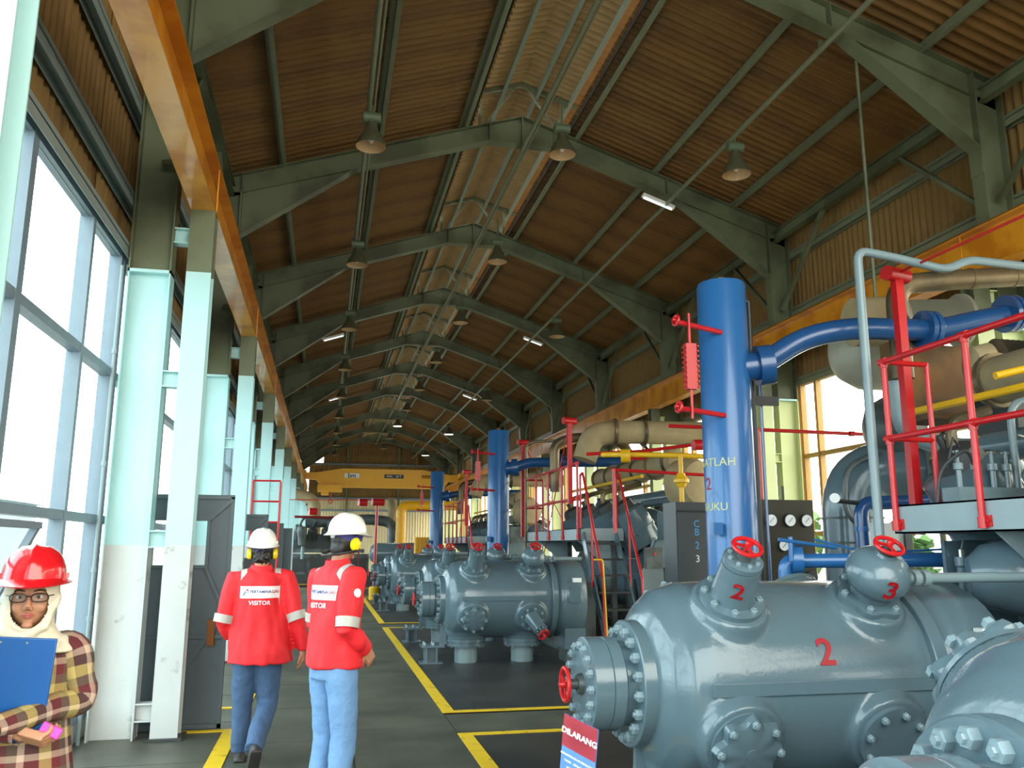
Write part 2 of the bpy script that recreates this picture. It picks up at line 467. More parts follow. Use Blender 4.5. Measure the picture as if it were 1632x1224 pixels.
# crane beams
for sd, x in ((-1, -1.25), (1, 7.25)):
    T = thing('crane_beam', 'long orange crane runway beam along the %s side' % ('left' if sd < 0 else 'right'), 'beam', (x, 0, 4.96))
    MB().ibeam((0, YB, 0), (0, YE-.6, 0), .22, .50, .02).build('girder', M_CRANE, T, smooth=False)
    MB().bar((0, YB, .28), (0, YE-.6, .28), .06, .06).build('rail', M_RUST, T, smooth=False)
    for y in FR:
        mb = MB()
        for dx in (-.1, .1):
            mb.bx(dx-.006, dx+.006, y-.006, y+.006, -.24, .24)
        mb.build('web_stiffener', M_CRANE, T, smooth=False)
        # lateral tie to the building column
        MB().bar((sd*.1, y-.2, .2), (sd*.40, y-.1, .2), .05, .05).build('tie', M_STEEL, T, smooth=False)

# ceiling
ce = bpy.data.objects.new('ceiling', None); COL.objects.link(ce); ce['kind'] = 'structure'
def sheet_mesh(name, L, W, nw, m, amp=.030, over=.06):
    n = nw*8; vs = []; fs = []
    for i in range(n+1):
        y = W*i/n; z = amp*math.cos(2*PI*i/8)
        for x in (0, L+over): vs.append((x, y, z + (.012 if x > 0 else 0)))
    for i in range(n): fs.append((2*i, 2*i+1, 2*i+3, 2*i+2))
    me = bpy.data.meshes.new(name); me.from_pydata(vs, [], fs); me.update(); me.materials.append(m)
    me.polygons.foreach_set('use_smooth', [True]*len(me.polygons))
    return me
SW = .90
US = [(5.15, 3.91), (3.91, 2.42), (2.42, .86)]
nsh = int((YE-YB)/SW)+1
for sd in (-1, 1):
    root = bpy.data.objects.new('roof_slope', None); COL.objects.link(root); root.parent = ce
    for (u0, u1) in US:
        p0 = V((XC+sd*u0, 0, ztop(u0)+.19)); p1 = V((XC+sd*u1, 0, ztop(u1)+.19))
        L = (p1-p0).length; me = sheet_mesh('roof_sheet', L, SW+.03, 6, M_ROOF)
        ang = math.atan2(p1.z-p0.z, abs(p1.x-p0.x))
        for k in range(nsh):
            o = bpy.data.objects.new('roof_sheet', me); COL.objects.link(o); o.parent = root
            o.location = (p0.x, YB+k*SW, p0.z+.004*(k % 2))
            o.rotation_euler = (0, -ang, 0) if sd < 0 else (0, -ang, 0)
            if sd > 0: o.scale = (-1, 1, 1); o.rotation_euler = (0, ang, 0)
for sd in (-1, 1):
    for u in (1.0, 2.42, 3.91):
        x = XC+sd*u; z = ztop(u)
        mb = MB(); mb.bx(x-.004, x+.004, YB, YE-.4, z, z+.165)
        mb.bx(*sorted((x-sd*.0, x+sd*.065)), YB, YE-.4, z+.155, z+.165); mb.bx(*sorted((x-sd*.065, x)), YB, YE-.4, z, z+.009)
        mb.build('purlin', M_PURLIN, ce, smooth=False)
    x = XC+sd*4.66
    MB().ibeam((x, YB, 7.06), (x, YE-.4, 7.06), .12, .18, .01).build('eave_strut', M_STEEL, ce, smooth=False)
    # ridge edge flashing
    x = XC+sd*.86
    MB().bx(x-.006, x+.006, YB, YE-.4, ztop(.9)+.14, ztop(.9)+.32).build('ridge_upstand', mat('flashing', (60, 48, 36), .7), ce, smooth=False)
    for u, z in ((.3, 9.36), (.86, 9.19)):
        MB().bar((XC+sd*u, YB, z), (XC+sd*u, YE-.4, z), .06, .08).build('purlin', mat('purlin_light', (112, 128, 116), .5), ce, smooth=False)
    me = sheet_mesh('ridge_sheet', 1.40, SW+.03, 6, M_MONR)
    for k in range(nsh):
        o = inst('ridge_sheet', me, (XC+sd*1.36, YB+k*SW, 9.12+.004*(k % 2)), ce)
        a = math.atan2(.40, 1.36)
        if sd < 0: o.rotation_euler = (0, -a, 0)
        else: o.scale = (-1, 1, 1); o.rotation_euler = (0, a, 0)

# side walls: corrugated cladding above the windows, glazed frames below
def wall_sheet(name, H, W, nw, m):
    n = nw*6; vs = []; fs = []
    for i in range(n+1):
        y = W*i/n; x = .02*math.cos(2*PI*i/6)
        for z in (0, H): vs.append((x, y, z))
    for i in range(n): fs.append((2*i, 2*i+1, 2*i+3, 2*i+2))
    me = bpy.data.meshes.new(name); me.from_pydata(vs, [], fs); me.update(); me.materials.append(m)
    me.polygons.foreach_set('use_smooth', [True]*len(me.polygons)); return me
for sd, nm in ((-1, 'wall_left'), (1, 'wall_right')):
    W = bpy.data.objects.new(nm, None); COL.objects.link(W); W['kind'] = 'structure'
    xw = -2.02 if sd < 0 else 8.02; zt = 4.28 if sd < 0 else 4.42
    me = wall_sheet('wall_sheet', 7.33-zt, SW+.03, 7, M_WALLB)
    for k in range(nsh): inst('wall_sheet', me, (xw+sd*.012*(k % 2), YB+k*SW, zt), W)
    for z in ((zt+.02, 4.80, 5.72, 6.73) if sd < 0 else (zt+.02, 5.70, 6.73)):
        mb = MB(); x = xw-sd*.09
        mb.bx(x-.05, x+.05, YB, YE-.4, z-.006, z+.006); mb.bx(*sorted((x-sd*.05, x-sd*.042)), YB, YE-.4, z-.09, z+.05)
        mb.bx(*sorted((x+sd*.05, x+sd*.042)), YB, YE-.4, z-.09, z+.09)
        mb.build('girt', M_PURLIN if sd > 0 else mat('girt_grey', (134, 146, 144), .45), W, smooth=False)
    if sd > 0:
        for k, y in enumerate(FR[:-1]):
            y2 = FR[k+1]
            for (ya, yb) in ((y+.15, y+1.55), (y2-.15, y2-1.55)):
                MB().bar((7.66, ya, 5.68), (7.66, yb, 7.0), .07, .05).build('knee_brace', M_STEEL, W, smooth=False)
    else:
        for k, y in enumerate(FR[:-1]):
            y2 = FR[k+1]
            for (ya, yb) in ((y+.15, y+1.55), (y2-.15, y2-1.55)):
                MB().bar((-1.66, ya, 5.68), (-1.66, yb, 7.0), .07, .05).build('knee_brace', M_STEEL, W, smooth=False)
    MB().bx(*sorted((xw-sd*.06, xw+sd*.08)), YB, YE, -.05, .16).build('kerb', M_COLL, W, smooth=False)
nwin = 0
for sd in (-1, 1):
    x = -1.98 if sd < 0 else 7.98
    fm = M_FRAME if sd < 0 else M_FRAMEO
    zt = 4.28 if sd < 0 else 4.42
    for k in range(len(FR)-1):
        y0, y1 = FR[k]+.06, FR[k+1]-.06; nwin += 1
        T = bpy.data.objects.new('window_%d' % nwin, None); COL.objects.link(T); T['kind'] = 'structure'; T.location = (x, 0, 0)
        yc = (y0+y1)/2; off = (-1.45, 0, 1.45) if sd < 0 else (-1.95, 0, 1.95)
        ys = [y0] + [yc+o for o in off] + [y1]
        for yy in ys:
            wd_ = .10 if yy == yc else .07
            MB().bx(-.05, .05, yy-wd_/2, yy+wd_/2, .16, zt).build('mullion', fm, T, smooth=False)
            MB().bx(-.065, -.05, yy-.012, yy+.012, .16, zt).build('mullion_fin', fm, T, smooth=False) if k < 5 else None
        zr = (.2, 1.83, 3.13, zt-.03)
        for z in zr: MB().bx(-.045, .045, y0, y1, z-.035, z+.035).build('transom', fm, T, smooth=False)
        for a, b in zip(ys[:-1], ys[1:]):
            for c, d in zip(zr[:-1], zr[1:]):
                if d-c < .3: continue
                pv = sd < 0 and k == 1 and c < 1 and a > yc-1.6 and b < yc+.1
                mb = MB().bx(-.003, .003, a+.03, b-.03, c+.03, d-.03)
                if pv:
                    # the pivoted pane standing open towards the hall
                    P = MB(); ang = math.radians(24); w_ = b-a-.08; h_ = d-c-.08
                    def q(yy, s): return (math.sin(ang)*(s), yy, d-.04-(h_/2) + math.cos(ang)*s)
                    for s0, s1, yA, yB_ in ((h_/2-.03, h_/2+.02, a+.04, b-.04), (-h_/2-.02, -h_/2+.03, a+.04, b-.04)):
                        P.bar(q(yA, (s0+s1)/2), q(yB_, (s0+s1)/2), .05, .04)
                    for yy in (a+.06, b-.06): P.bar(q(yy, -h_/2), q(yy, h_/2), .04, .05, up=(0,1,0))
                    P.build('sash', fm, T, smooth=False)
                    g = MB(); g.add([q(a+.07, -h_/2), q(b-.07, -h_/2), q(b-.07, h_/2), q(a+.07, h_/2)], [(0,1,2,3)])
                    g.build('pane', M_GLASS, T, smooth=False)
                else: mb.build('pane', M_GLASS, T, smooth=False)

# steel partition leaves standing across the side aisle behind the left columns
for k, y in enumerate(FR[2:6]):
    T = bpy.data.objects.new('door_%d' % (k+1), None); COL.objects.link(T); T['kind'] = 'structure'; T.location = (0, y+.27, 0)
    mb = MB()
    x0, x1, zt = -1.86, -.84, 2.05
    for (a, b, c, d) in ((x0, x1, .0, 1.42), (x0, x1, 1.84, zt), (x0, -1.70, 1.42, 1.84), (-1.06, x1, 1.42, 1.84)):
        mb.bx(a, b, -.01, .01, c, d)
    mb.build('leaf', M_DOOR, T, smooth=False)
    mb = MB()
    for a, b, c, d in ((x0, x1, 2.03, 2.07), (x0, x1, 0.01, .05), (x0, x0+.04, 0, zt), (x1-.03, x1, 0, zt), (-1.72, -1.05, 1.40, 1.43), (-1.72, -1.05, 1.83, 1.86), (x0, x1, .78, .81)):
        mb.bx(a, b, -.035, .02, c, d)
    mb.bar((-.85, -.03, 2.03), (-1.05, -.03, 1.84), .03, .03); mb.bar((-1.05, -.03, 1.84), (-1.05, -.03, 1.4), .03, .03); mb.bar((-1.05, -.03, 1.4), (-.86, -.03, 1.0), .03, .03)
    mb.bar((-1.28, -.03, .35), (-.9, -.03, .95), .03, .03)
    mb.build('leaf_frame', M_DOOR, T, smooth=False)
    MB().bx(-1.70, -1.06, -.004, .004, 1.43, 1.83).build('pane', M_GLASS, T, smooth=False)
    MB().bx(-1.0, -.94, -.06, -.01, .72, .95).build('latch', M_RUST, T, smooth=False)

# gable wall at the far end
W = bpy.data.objects.new('wall_back', None); COL.objects.link(W); W['kind'] = 'structure'
def gsheet(H, W_, nw, m):
    n = nw*6; vs = []; fs = []
    for i in range(n+1):
        xx = W_*i/n; yy = .02*math.cos(2*PI*i/6)
        for z in (0, H): vs.append((xx, yy, z))
    for i in range(n): fs.append((2*i, 2*i+1, 2*i+3, 2*i+2))
    me = bpy.data.meshes.new('wall_sheet'); me.from_pydata(vs, [], fs); me.update(); me.materials.append(m)
    me.polygons.foreach_set('use_smooth', [True]*len(me.polygons)); return me
M_WALLP = mat('wall_sheet_pale', (206, 190, 150), .7, var=.12)
MB().prism([(-.3, 6.9), (8, 6.9), (8, 7.3), (4.4, 8.6), (4.4, 9.15), (3.0, 9.5), (1.6, 9.15), (1.6, 8.6), (-.3, 8.0)], YE+.1, YE+.14).build('gable_lining', M_WALLB, W, smooth=False)
for (z0, z1, m) in ((0, 4.7, M_WALLP), (4.7, 6.9, M_WALLB), (6.9, 8.3, M_WALLB)):
    me = gsheet(z1-z0+.05, .93, 5, m)
    for k in range(12):
        xa = -2.1+.9*k
        if z0 > 6.5 and not (.0 < xa+.4 < 6.2): continue
        if 4.5 < z0 < 5 and k == 0: continue
        inst('wall_sheet', me, (xa, YE+.012*(k % 2), z0), W)
for z in (.9, 3.95, 4.75, 7.0): MB().bx(-2, 8, YE-.12, YE-.04, z-.06, z+.06).build('girt', M_FRAME, W, smooth=False)
for x in (1.3, 4.7): MB().bx(x-.06, x+.06, YE-.18, YE-.05, 0, 8.2).build('gable_post', M_STEEL, W, smooth=False)

# conduits and lamps
def conduit(x, z, lab, twin=False):
    T = thing('conduit', lab, 'conduit', (x, 0, z))
    MB().tube([(0, YB, 0), (0, YE-1, 0)], .034, 10).build('pipe', M_PURLIN, T)
    if twin: MB().tube([(.07, YB, .02), (.07, YE-1, .02)], .016, 8).build('cable', M_PURLIN, T)
    for y in FR:
        MB().bar((0, y, -.03), (0, y, .12), .05, .03).build('clip', M_STEEL, T, smooth=False)
        for dy in (1.3, 3.2): MB().lathe([(-.04, .038), (.04, .038)], (0, y+dy, 0), (0,1,0), 8).build('coupling', M_PURLIN, T)
conduit(.34, 7.46, 'twin conduit pipe carrying the left row of lamps', True)
conduit(3.02, 8.26, 'conduit pipe running under the ridge', True)
conduit(5.5, 7.40, 'conduit pipe carrying the right row of lamps')
def lamp(x, y, z, lab, grp, drop, lit=False):
    T = thing('high_bay_lamp', lab, 'lamp', (x, y, z), grp)       # origin: rim centre
    MB().lathe([(.0, .205), (.03, .20), (.12, .165), (.22, .10), (.30, .075), (.34, .07)], n=28, cap=False).build('reflector_shade', M_LAMPG, T)
    MB().lathe([(.004, .20), (.12, .155), (.215, .09), (.22, .0001)], n=28, cap=False).build('reflector_lining', M_CREAM, T)
    MB().sph((0, 0, .12), .045, .045, .075, 12, 8).build('bulb', M_LAMPON if lit else mat('bulb_glass', (230, 210, 190), .1), T)
    mb = MB(); mb.lathe([(-.12, .062), (-.11, .07), (.11, .07), (.12, .062)], (0, 0, .43), (1, 0, 0), 14); mb.bx(-.03, .03, -.03, .03, .33, .4)
    mb.build('ballast', mat('ballast_green', (96, 108, 82), .5), T)
    MB().tube([(0, 0, .48), (0, 0, .5+drop)], .012, 6).build('hanger', M_STEEL, T)
    if lit:
        l = bpy.data.lights.new('lamp_light', 'POINT'); l.energy = 60; l.color = (.85, .92, 1); l.shadow_soft_size = .1
        o = bpy.data.objects.new('lamp_light', l); COL.objects.link(o); o.parent = T; o.location = (0, 0, -.02)
for k in range(9):
    y = 10.66+4.966*k
    lamp(.38, y, 6.86, 'dark cone lamp in the left row, %s from the camera' % ORD[k], 'lamps of the left row', .1)
for k in range(9):
    y = 11.35+4.966*k
    lamp(3.24, y, 7.38, 'dark cone lamp in the middle row under the ridge, %s from the camera' % ORD[k], 'lamps of the middle row', .45, lit=(k == 6))
for k in range(5):
    y = 10.27+9.65*k
    lamp(5.5, y, 6.80, 'dark cone lamp in the right row, %s from the camera' % ORD[k], 'lamps of the right row', .12, lit=(k >= 3))
for i, (x, y, z, w) in enumerate([(5.35, 12.8, 7.42, 1), (.0, 22.9, 7.2, -1), (5.6, 22.9, 7.4, 1), (.2, 32.7, 7.2, -1), (5.4, 32.7, 7.45, 1)]):
    T = thing('tube_light', 'small white tube light fixed under a rafter on the %s slope, %s from the camera' % ('right' if w > 0 else 'left', ORD[i//2]), 'lamp', (x, y, z))
    MB().bx(-.3, .3, -.05, .05, 0, .05).build('housing', M_WHITE, T, smooth=False)
    MB().tube([(-.27, 0, -.02), (.27, 0, -.02)], .018, 8).build('tube', M_TUBE, T)
    T.rotation_euler = (0, .32*w, 0)

# overhead travelling crane far down the hall
T = thing('overhead_crane', 'yellow overhead travelling crane bridge at the far end of the hall', 'crane', (XC, 47, 5.13))
poly = [(-4.25, .15), (-3.6, .12), (-3.3, -.28), (3.3, -.28), (3.6, .12), (4.25, .15), (4.25, .5), (3.6, .5), (2.2, .74), (-2.2, .74), (-3.6, .5), (-4.25, .5)]
MB().prism([(x, z-.1) for x, z in poly], -.2, .2).build('bridge_girder', M_CRANEB, T, smooth=False)
for sd in (-1, 1): MB().bx(*sorted((sd*4.1, sd*4.4)), -1.2, 1.2, .19, .44).build('end_carriage', M_CRANEB, T, smooth=False)
mb = MB(); mb.bx(-3.5, -2.2, -.35, .35, -.62, -.25); mb.bx(-3.3, -2.9, -.3, .3, -.8, -.6); mb.build('trolley', M_CRANEB, T, smooth=False)
mb = MB(); mb.tube([(-2.8, 0, -.6), (-2.8, 0, -1.05)], .03, 6); mb.torus((-2.8, 0, -1.15), (0, 1, 0), .09, .03, 12, 6); mb.build('hook', M_RED, T)
MB().bx(-2.1, -1.3, -.215, -.2, .14, .38).build('plate', M_WHITE, T, smooth=False)
text_obj('lettering', 'bm', .34, M_BLACK, (-1.7, -.22, .26), (1, 0, 0), (0, 0, 1), T, bold=True)
MB().bx(.05, 1.1, -.215, -.2, .15, .36).build('plate', M_BLACK, T, smooth=False)
text_obj('lettering', 'SWL   10 T', .17, M_WHITE, (.57, -.22, .25), (1, 0, 0), (0, 0, 1), T)
mb = MB(); mb.lathe([(0, .09), (.9, .09)], (2.1, -.22, .25), (1,0,0), 10); mb.build('motor', mat('bronze', (170, 110, 30), .5), T)

# outside: yard, pale building, trees
MB().bx(-60, 70, -40, 140, -.4, -.22).build('ground', M_GROUND, None, smooth=False, kind='structure')
T = thing('yard_building', 'pale blue-grey building seen low through the left windows', 'building', (-11, 21, 0))
MB().bx(-3, 1, -11, 12, -.2, 3.0).build('walls', M_EXT, T, smooth=False)
MB().prism([(-3.3, 3.0), (1.3, 3.0), (-1, 3.9)], -11.3, 12.3).build('roof', mat('ext_roof', (140, 156, 170), .6), T, smooth=False)
for k in range(4):
    MB().bx(1.0, 1.04, -9+5.2*k, -7+5.2*k, .9, 2.1).build('window', mat('ext_win', (90, 110, 130), .2), T, smooth=False)
for i, (x, y, s) in enumerate([(15, 26, 1.6), (17, 33, 2.0), (14.5, 20, 1.2)]):
    T = thing('tree', 'green leafy tree outside the right windows, %s from the camera' % ORD[2-i], 'tree', (x, y, -.2), 'trees outside')
    MB().tube([(0, 0, 0), (.1, 0, s*.8)], [.15, .1], 8).build('trunk', M_RUST, T)
    mb = MB()
    for j in range(260):
        a = random.uniform(0, 2*PI); b = random.uniform(-1, 1); rr = s*random.uniform(.5, 1)
        c = V((math.cos(a)*rr*math.sqrt(1-b*b), math.sin(a)*rr*math.sqrt(1-b*b), s*1.2+b*rr*.8))
        d = V((random.uniform(-1,1), random.uniform(-1,1), random.uniform(-1,1))).normalized()*.28; e = d.cross(V((.3,.5,1))).normalized()*.2
        mb.add([c-d, c+e, c+d, c-e], [(0,1,2,3)])
    mb.build('crown', M_LEAF, T, smooth=False, kind='stuff')

# ================================================================== MACHINES
ZC = .87
def wheel(T, c, ax, R=.072, name='handwheel'):
    u, w, a = frame_of(ax); c = V(c)
    mb = MB(); mb.torus(c, a, R, .0115, 28, 8); mb.lathe([(-.02, .018), (.025, .018), (.035, .012)], c, a, 10)
    for k in range(3):
        t = 2*PI*k/3 + .5; d = u*math.cos(t)+w*math.sin(t); mb.bar(c+d*.01, c+d*(R-.004), .016, .010, a)
    return mb.build(name, M_RED, T)
def port_dir(a): a = math.radians(a); return V((0, -math.sin(a), math.cos(a)))
CYL_BODY = None
def body_mesh():
    mb = MB()
    mb.lathe([(1.66, .30), (1.68, .36), (1.72, .43), (1.80, .50), (1.92, .535), (2.05, .54), (3.1, .54), (3.18, .52), (3.18, .3)], (0, 0, ZC), (1, 0, 0), 56)
    for x, a, r in ((2.08, 38, .20), (2.90, 38, .20), (2.04, 114, .21), (2.86, 114, .215), (2.06, -54, .19), (2.86, -40, .19)):
        d = port_dir(a); mb.lathe([(.2, r+.05), (.44, r+.05), (.53, r+.012), (.575, r)], V((x, 0, ZC)), d, 36)
    for x in (2.02, 2.84):
        mb.lathe([(.30, .34), (.44, .32), (.52, .27), (.56, .27)], (x, 0, ZC), (0, 0, -1), 40)
    return remeshed(mb, .014, 10, 'cylinder_casting')
CASTING = body_mesh(); CASTING.name = 'casting'; CASTING.materials.clear(); CASTING.materials.append(M_MACH)
CASTING.polygons.foreach_set('use_smooth', [True]*len(CASTING.polygons))

def compressor_cylinder(label, y, single, lower='wheel', dx=0.0):
    T = thing('compressor_cylinder', label, 'compressor', (dx, y, 0), 'horizontal compressor cylinders')
    inst('casting', CASTING, (0, 0, 0), T)
    X = (1, 0, 0); nX = (-1, 0, 0)
    # head end: cap, neck, body flange
    o = MB().lathe([(0, .02), (0, .215), (.008, .245), (.105, .245), (.108, .238), (.112, .245), (.175, .245), (.19, .222), (.28, .222)], (1.36, 0, ZC), X, 48).build('clearance_pocket', M_MACH, T)
    bolts(o, (1.36, 0, ZC), nX, .203, 16, .023, single)
    bolts(o, (1.36, 0, ZC), nX, .155, 1, .012, False) if 0 else None
    MB().lathe([(0, .06), (.03, .05), (.03, .028), (.07, .026), (.07, .036), (.085, .036)], (1.362, 0, ZC), nX, 12).build('valve_stem', M_MACHD, T)
    o = MB().lathe([(0, .20), (0, .325), (.006, .332), (.10, .332), (.106, .30), (.125, .30)], (1.60, 0, ZC), X, 56).build('head_flange', M_MACH, T)
    bolts(o, (1.60, 0, ZC), nX, .280, 18, .029, single, ph=.1)
    wheel(T, (1.265, 0, ZC), nX, .085)
    MB().tube([(1.26, 0, ZC), (1.3, 0, ZC)], .015, 8).build('spindle', M_MACHD, T)
    # nameplate ridge along the side
    MB().bx(1.88, 3.12, -.556, -.50, ZC+.0, ZC+.06).build('side_rib', M_MACH, T)
    d = port_dir(38); c = V((2.08, 0, ZC))
    # pocket valve 1 (upright cylinder and handwheel)
    o = MB().lathe([(.572, .12), (.572, .172), (.604, .172), (.608, .14), (.612, .1)], c, d, 40).build('port_flange', M_MACH, T)
    bolts(o, c+d*.604, d, .146, 8, .020, single, ph=.3)
    o = MB().lathe([(.60, .122), (.63, .116), (.80, .105), (.815, .105), (.817, .097), (.823, .105), (.85, .105), (.855, .095)], c, d, 36).build('unloader_barrel', M_MACH, T)
    bolts(o, c+d*.855, d, .076, 8, .0135, single)
    o = MB().lathe([(.855, .04), (.88, .038), (.881, .026), (.905, .024), (.905, .013), (.935, .012)], c, d, 14).build('valve_stem', M_MACHD, T)
    wheel(T, c+d*.93, d, .072)
    # pocket valve 2 (bulb)
    c = V((2.90, 0, ZC))
    o = MB().lathe([(.572, .12), (.572, .168), (.608, .168), (.615, .13)], c, d, 48, star=(6, .09)).build('port_flange', M_MACH, T)
    bolts(o, c+d*.61, d, .152, 6, .020, single)
    pr = [(.60, .10), (.625, .112)] + [(.755+.135*math.sin(t*PI/180), .170*math.cos(t*PI/180)) for t in range(-50, 71, 12)] + [(.888, .055), (.898, .05), (.90, .03)]
    MB().lathe(pr, c, d, 36).build('volume_bottle', M_MACH, T)
    MB().lathe([(.89, .05), (.902, .048), (.905, .02), (.94, .018), (.94, .012)], c, d, 14).build('valve_stem', M_MACHD, T)
    wheel(T, c+d*.94, d, .072)
    # bottle pipe towards the engine
    p = c + d*.72
    mb = MB(); mb.tube([p+V((.12, 0, 0)), p+V((1.3 if single else .72, .05, .0))], .028, 12)
    for t in (.17, .24, .30): mb.lathe([(-.02, .045), (.02, .045)], p+V((t, 0, 0)), X, 12)
    mb.build('bottle_pipe', M_GPIPE, T)
    # blind star covers
    for (x, a, ph) in ((2.04, 114, 0), (2.06, -54, .2)):
        dd = port_dir(a); cc = V((x, 0, ZC))
        MB().lathe([(.57, .15), (.572, .185), (.588, .185), (.59, .15)], cc, dd, 40).build('port_flange', M_MACH, T)
        o = MB().lathe([(.58, .160), (.60, .172), (.635, .162), (.65, .11), (.655, .05)], cc, dd, 64, star=(8, .12), ph=ph).build('star_cover', M_MACH, T)
        MB().lathe([(.645, .035), (.66, .033), (.662, .0)], cc, dd, 20).build('centre_boss', M_MACH, o)
        u, w, aa = frame_of(dd)
        bolts(o, cc+dd*.632, dd, .158, 8, .021, single, ph=ph)
    dd = port_dir(114); c = V((2.86, 0, ZC))
    o = MB().lathe([(.57, .12), (.572, .185), (.60, .185), (.604, .12), (.604, .01)], c, dd, 40).build('port_flange', M_MACH, T)
    bolts(o, c+dd*.604, dd, .152, 8, .020, single, ph=.2)
    if lower == 'wheel':
        d2 = (dd*.86 + V((.32, 0, 0)) + V((0, 0, -.28))).normalized(); c2 = c+dd*.6
        o = MB().lathe([(-.03, .12), (.03, .105), (.20, .092), (.215, .096), (.25, .096), (.255, .08)], c2, d2, 30).build('unloader_barrel', M_MACH, T)
        bolts(o, c2+d2*.255, d2, .068, 8, .0115, single)
        MB().lathe([(.255, .03), (.31, .025)], c2, d2, 10).build('valve_stem', M_MACHD, T)
        wheel(T, c2+d2*.325, d2, .075)
    dd = port_dir(-40)
    MB().lathe([(.57, .12), (.572, .18), (.60, .18), (.604, .12), (.604, .01)], c, dd, 32).build('port_flange', M_MACH, T)
    # bottom nozzles
    for x in (2.02, 2.84):
        o = MB().lathe([(.545, .22), (.545, .275), (.585, .275), (.586, .255), (.594, .255), (.595, .275), (.64, .275), (.645, .17)], (x, 0, ZC), (0, 0, -1), 44).build('nozzle_flange', M_MACH, T)
        bolts(o, (x, 0, ZC-.64), (0, 0, -1), .235, 16, .017, False)
        MB().lathe([(.64, .165), (.87, .160)], (x, 0, ZC), (0, 0, -1), 32).build('gas_pipe', M_GPIPE, T)
    # head-end support
    mb = MB(); mb.bx(1.38, 1.70, -.14, .14, .22, .25); mb.prism([(1.64, .25), (1.74, .25), (1.72, .62), (1.66, .62)], -.02, .02)
    mb.bx(1.42, 1.62, -.012, .012, .02, .22); mb.bx(1.30, 1.32, -.1, .1, .02, .22) if 0 else None
    mb.bx(1.36, 1.68, -.12, .12, 0, .02); mb.bx(1.44, 1.46, -.12, .12, .02, .22); mb.bx(1.58, 1.60, -.12, .12, .02, .22)
    o = mb.build('support_stool', M_MACH, T, smooth=False)
    for xx in (1.43, 1.55):
        for yy in (-.09, .09):
            if single: b = inst('bolt', HEX, (xx, yy, .25), o); b.scale = (.018,)*3
            else: MB().hexb((xx, yy, .25), (0, 0, 1), .018, .03).build('bolt', M_BOLT, o)
    # crosshead guide
    o = MB().lathe([(3.16, .40), (3.16, .555), (3.165, .56), (3.235, .56), (3.24, .52), (3.27, .50), (3.29, .51), (3.32, .535), (3.36, .545), (3.62, .545), (3.66, .52), (3.67, .52), (3.67, .3)], (0, 0, ZC), X, 56).build('crosshead_guide', M_MACH, T)
    MB().bx(3.40, 3.56, -.565, -.53, ZC-.04, ZC+.18).build('inspection_cover', M_MACH, T)
    MB().bx(3.46, 3.58, -.535, -.47, ZC+.24, ZC+.30).build('nameplate', M_WHITE, T, smooth=False)
    MB().bx(3.34, 3.64, -.5, .1, .20, .48).build('guide_foot', M_MACH, T)
    MB().bx(3.40, 3.60, -.35, .05, 0, .20).build('guide_pedestal', M_MACHD, T, smooth=False)
    return T

def paint_wrap(x, y):     # paints a mark on the casting's barrel
    def f(p, h):
        ang = math.atan2(-(p.y-0), p.z-ZC); r = .5455 + h
        return V((p.x, -math.sin(ang)*r, ZC + math.cos(ang)*r))
    return f
cyl = []
Y1A, Y1B, Y2A, Y2B, Y3A, Y3B = 1.86, 4.62, 12.3, 15.0, 22.3, 25.0
cyl.append(compressor_cylinder('glossy blue-grey compressor cylinder marked with red 2s and a red 3, behind the warning sign', Y1B, True, 'blind', .04))
cyl.append(compressor_cylinder('blue-grey compressor cylinder nearest the camera, cut off by the lower right corner', Y1A, True, 'blind', -.04))
A = compressor_cylinder('blue-grey compressor cylinder beside the yellow tube, front one of the middle pair', Y2A, False, 'wheel')
cyl.append(A)
cyl.append(dup(A, (0, Y2B, 0), label='blue-grey compressor cylinder half hidden behind the front one of the middle pair'))
cyl.append(dup(A, (0, Y3A, 0), label='blue-grey compressor cylinder farther down the aisle, front one of the far pair'))
cyl.append(dup(A, (0, Y3B, 0), label='blue-grey compressor cylinder farthest down the aisle, rear one of the far pair'))

B = cyl[0]
d = port_dir(38); s = port_dir(128)
def wrap_axis(c, ax, R):
    c = V(c); ax = V(ax).normalized()
    def f(p, h):
        q = p-c; t = q.dot(ax); r = (q-ax*t).normalized(); return c+ax*t+r*(R+h)
    return f
barx = V((1, 0, 0))
text_obj('painted_2', '2', .19, M_REDM, (2.53, -.50, ZC+.19), (1, 0, 0), (0, .35, .94), B, wrap=paint_wrap(0, 0), ext=.001, bold=True)
text_obj('painted_2', '2', .13, M_REDM, V((2.08, 0, ZC))+d*.72+(s*.93-barx*.36)*.11, barx*.93+s*.36, d, B, wrap=wrap_axis((2.08, 0, ZC), d, .1175), ext=.001, bold=True)
text_obj('painted_3', '3', .15, M_REDM, V((2.90, 0, ZC))+d*.77+(s*.985-barx*.17)*.165, barx*.985+s*.17, d, B, wrap=wrap_axis((2.90, 0, ZC), d, .1705), ext=.001, bold=True)

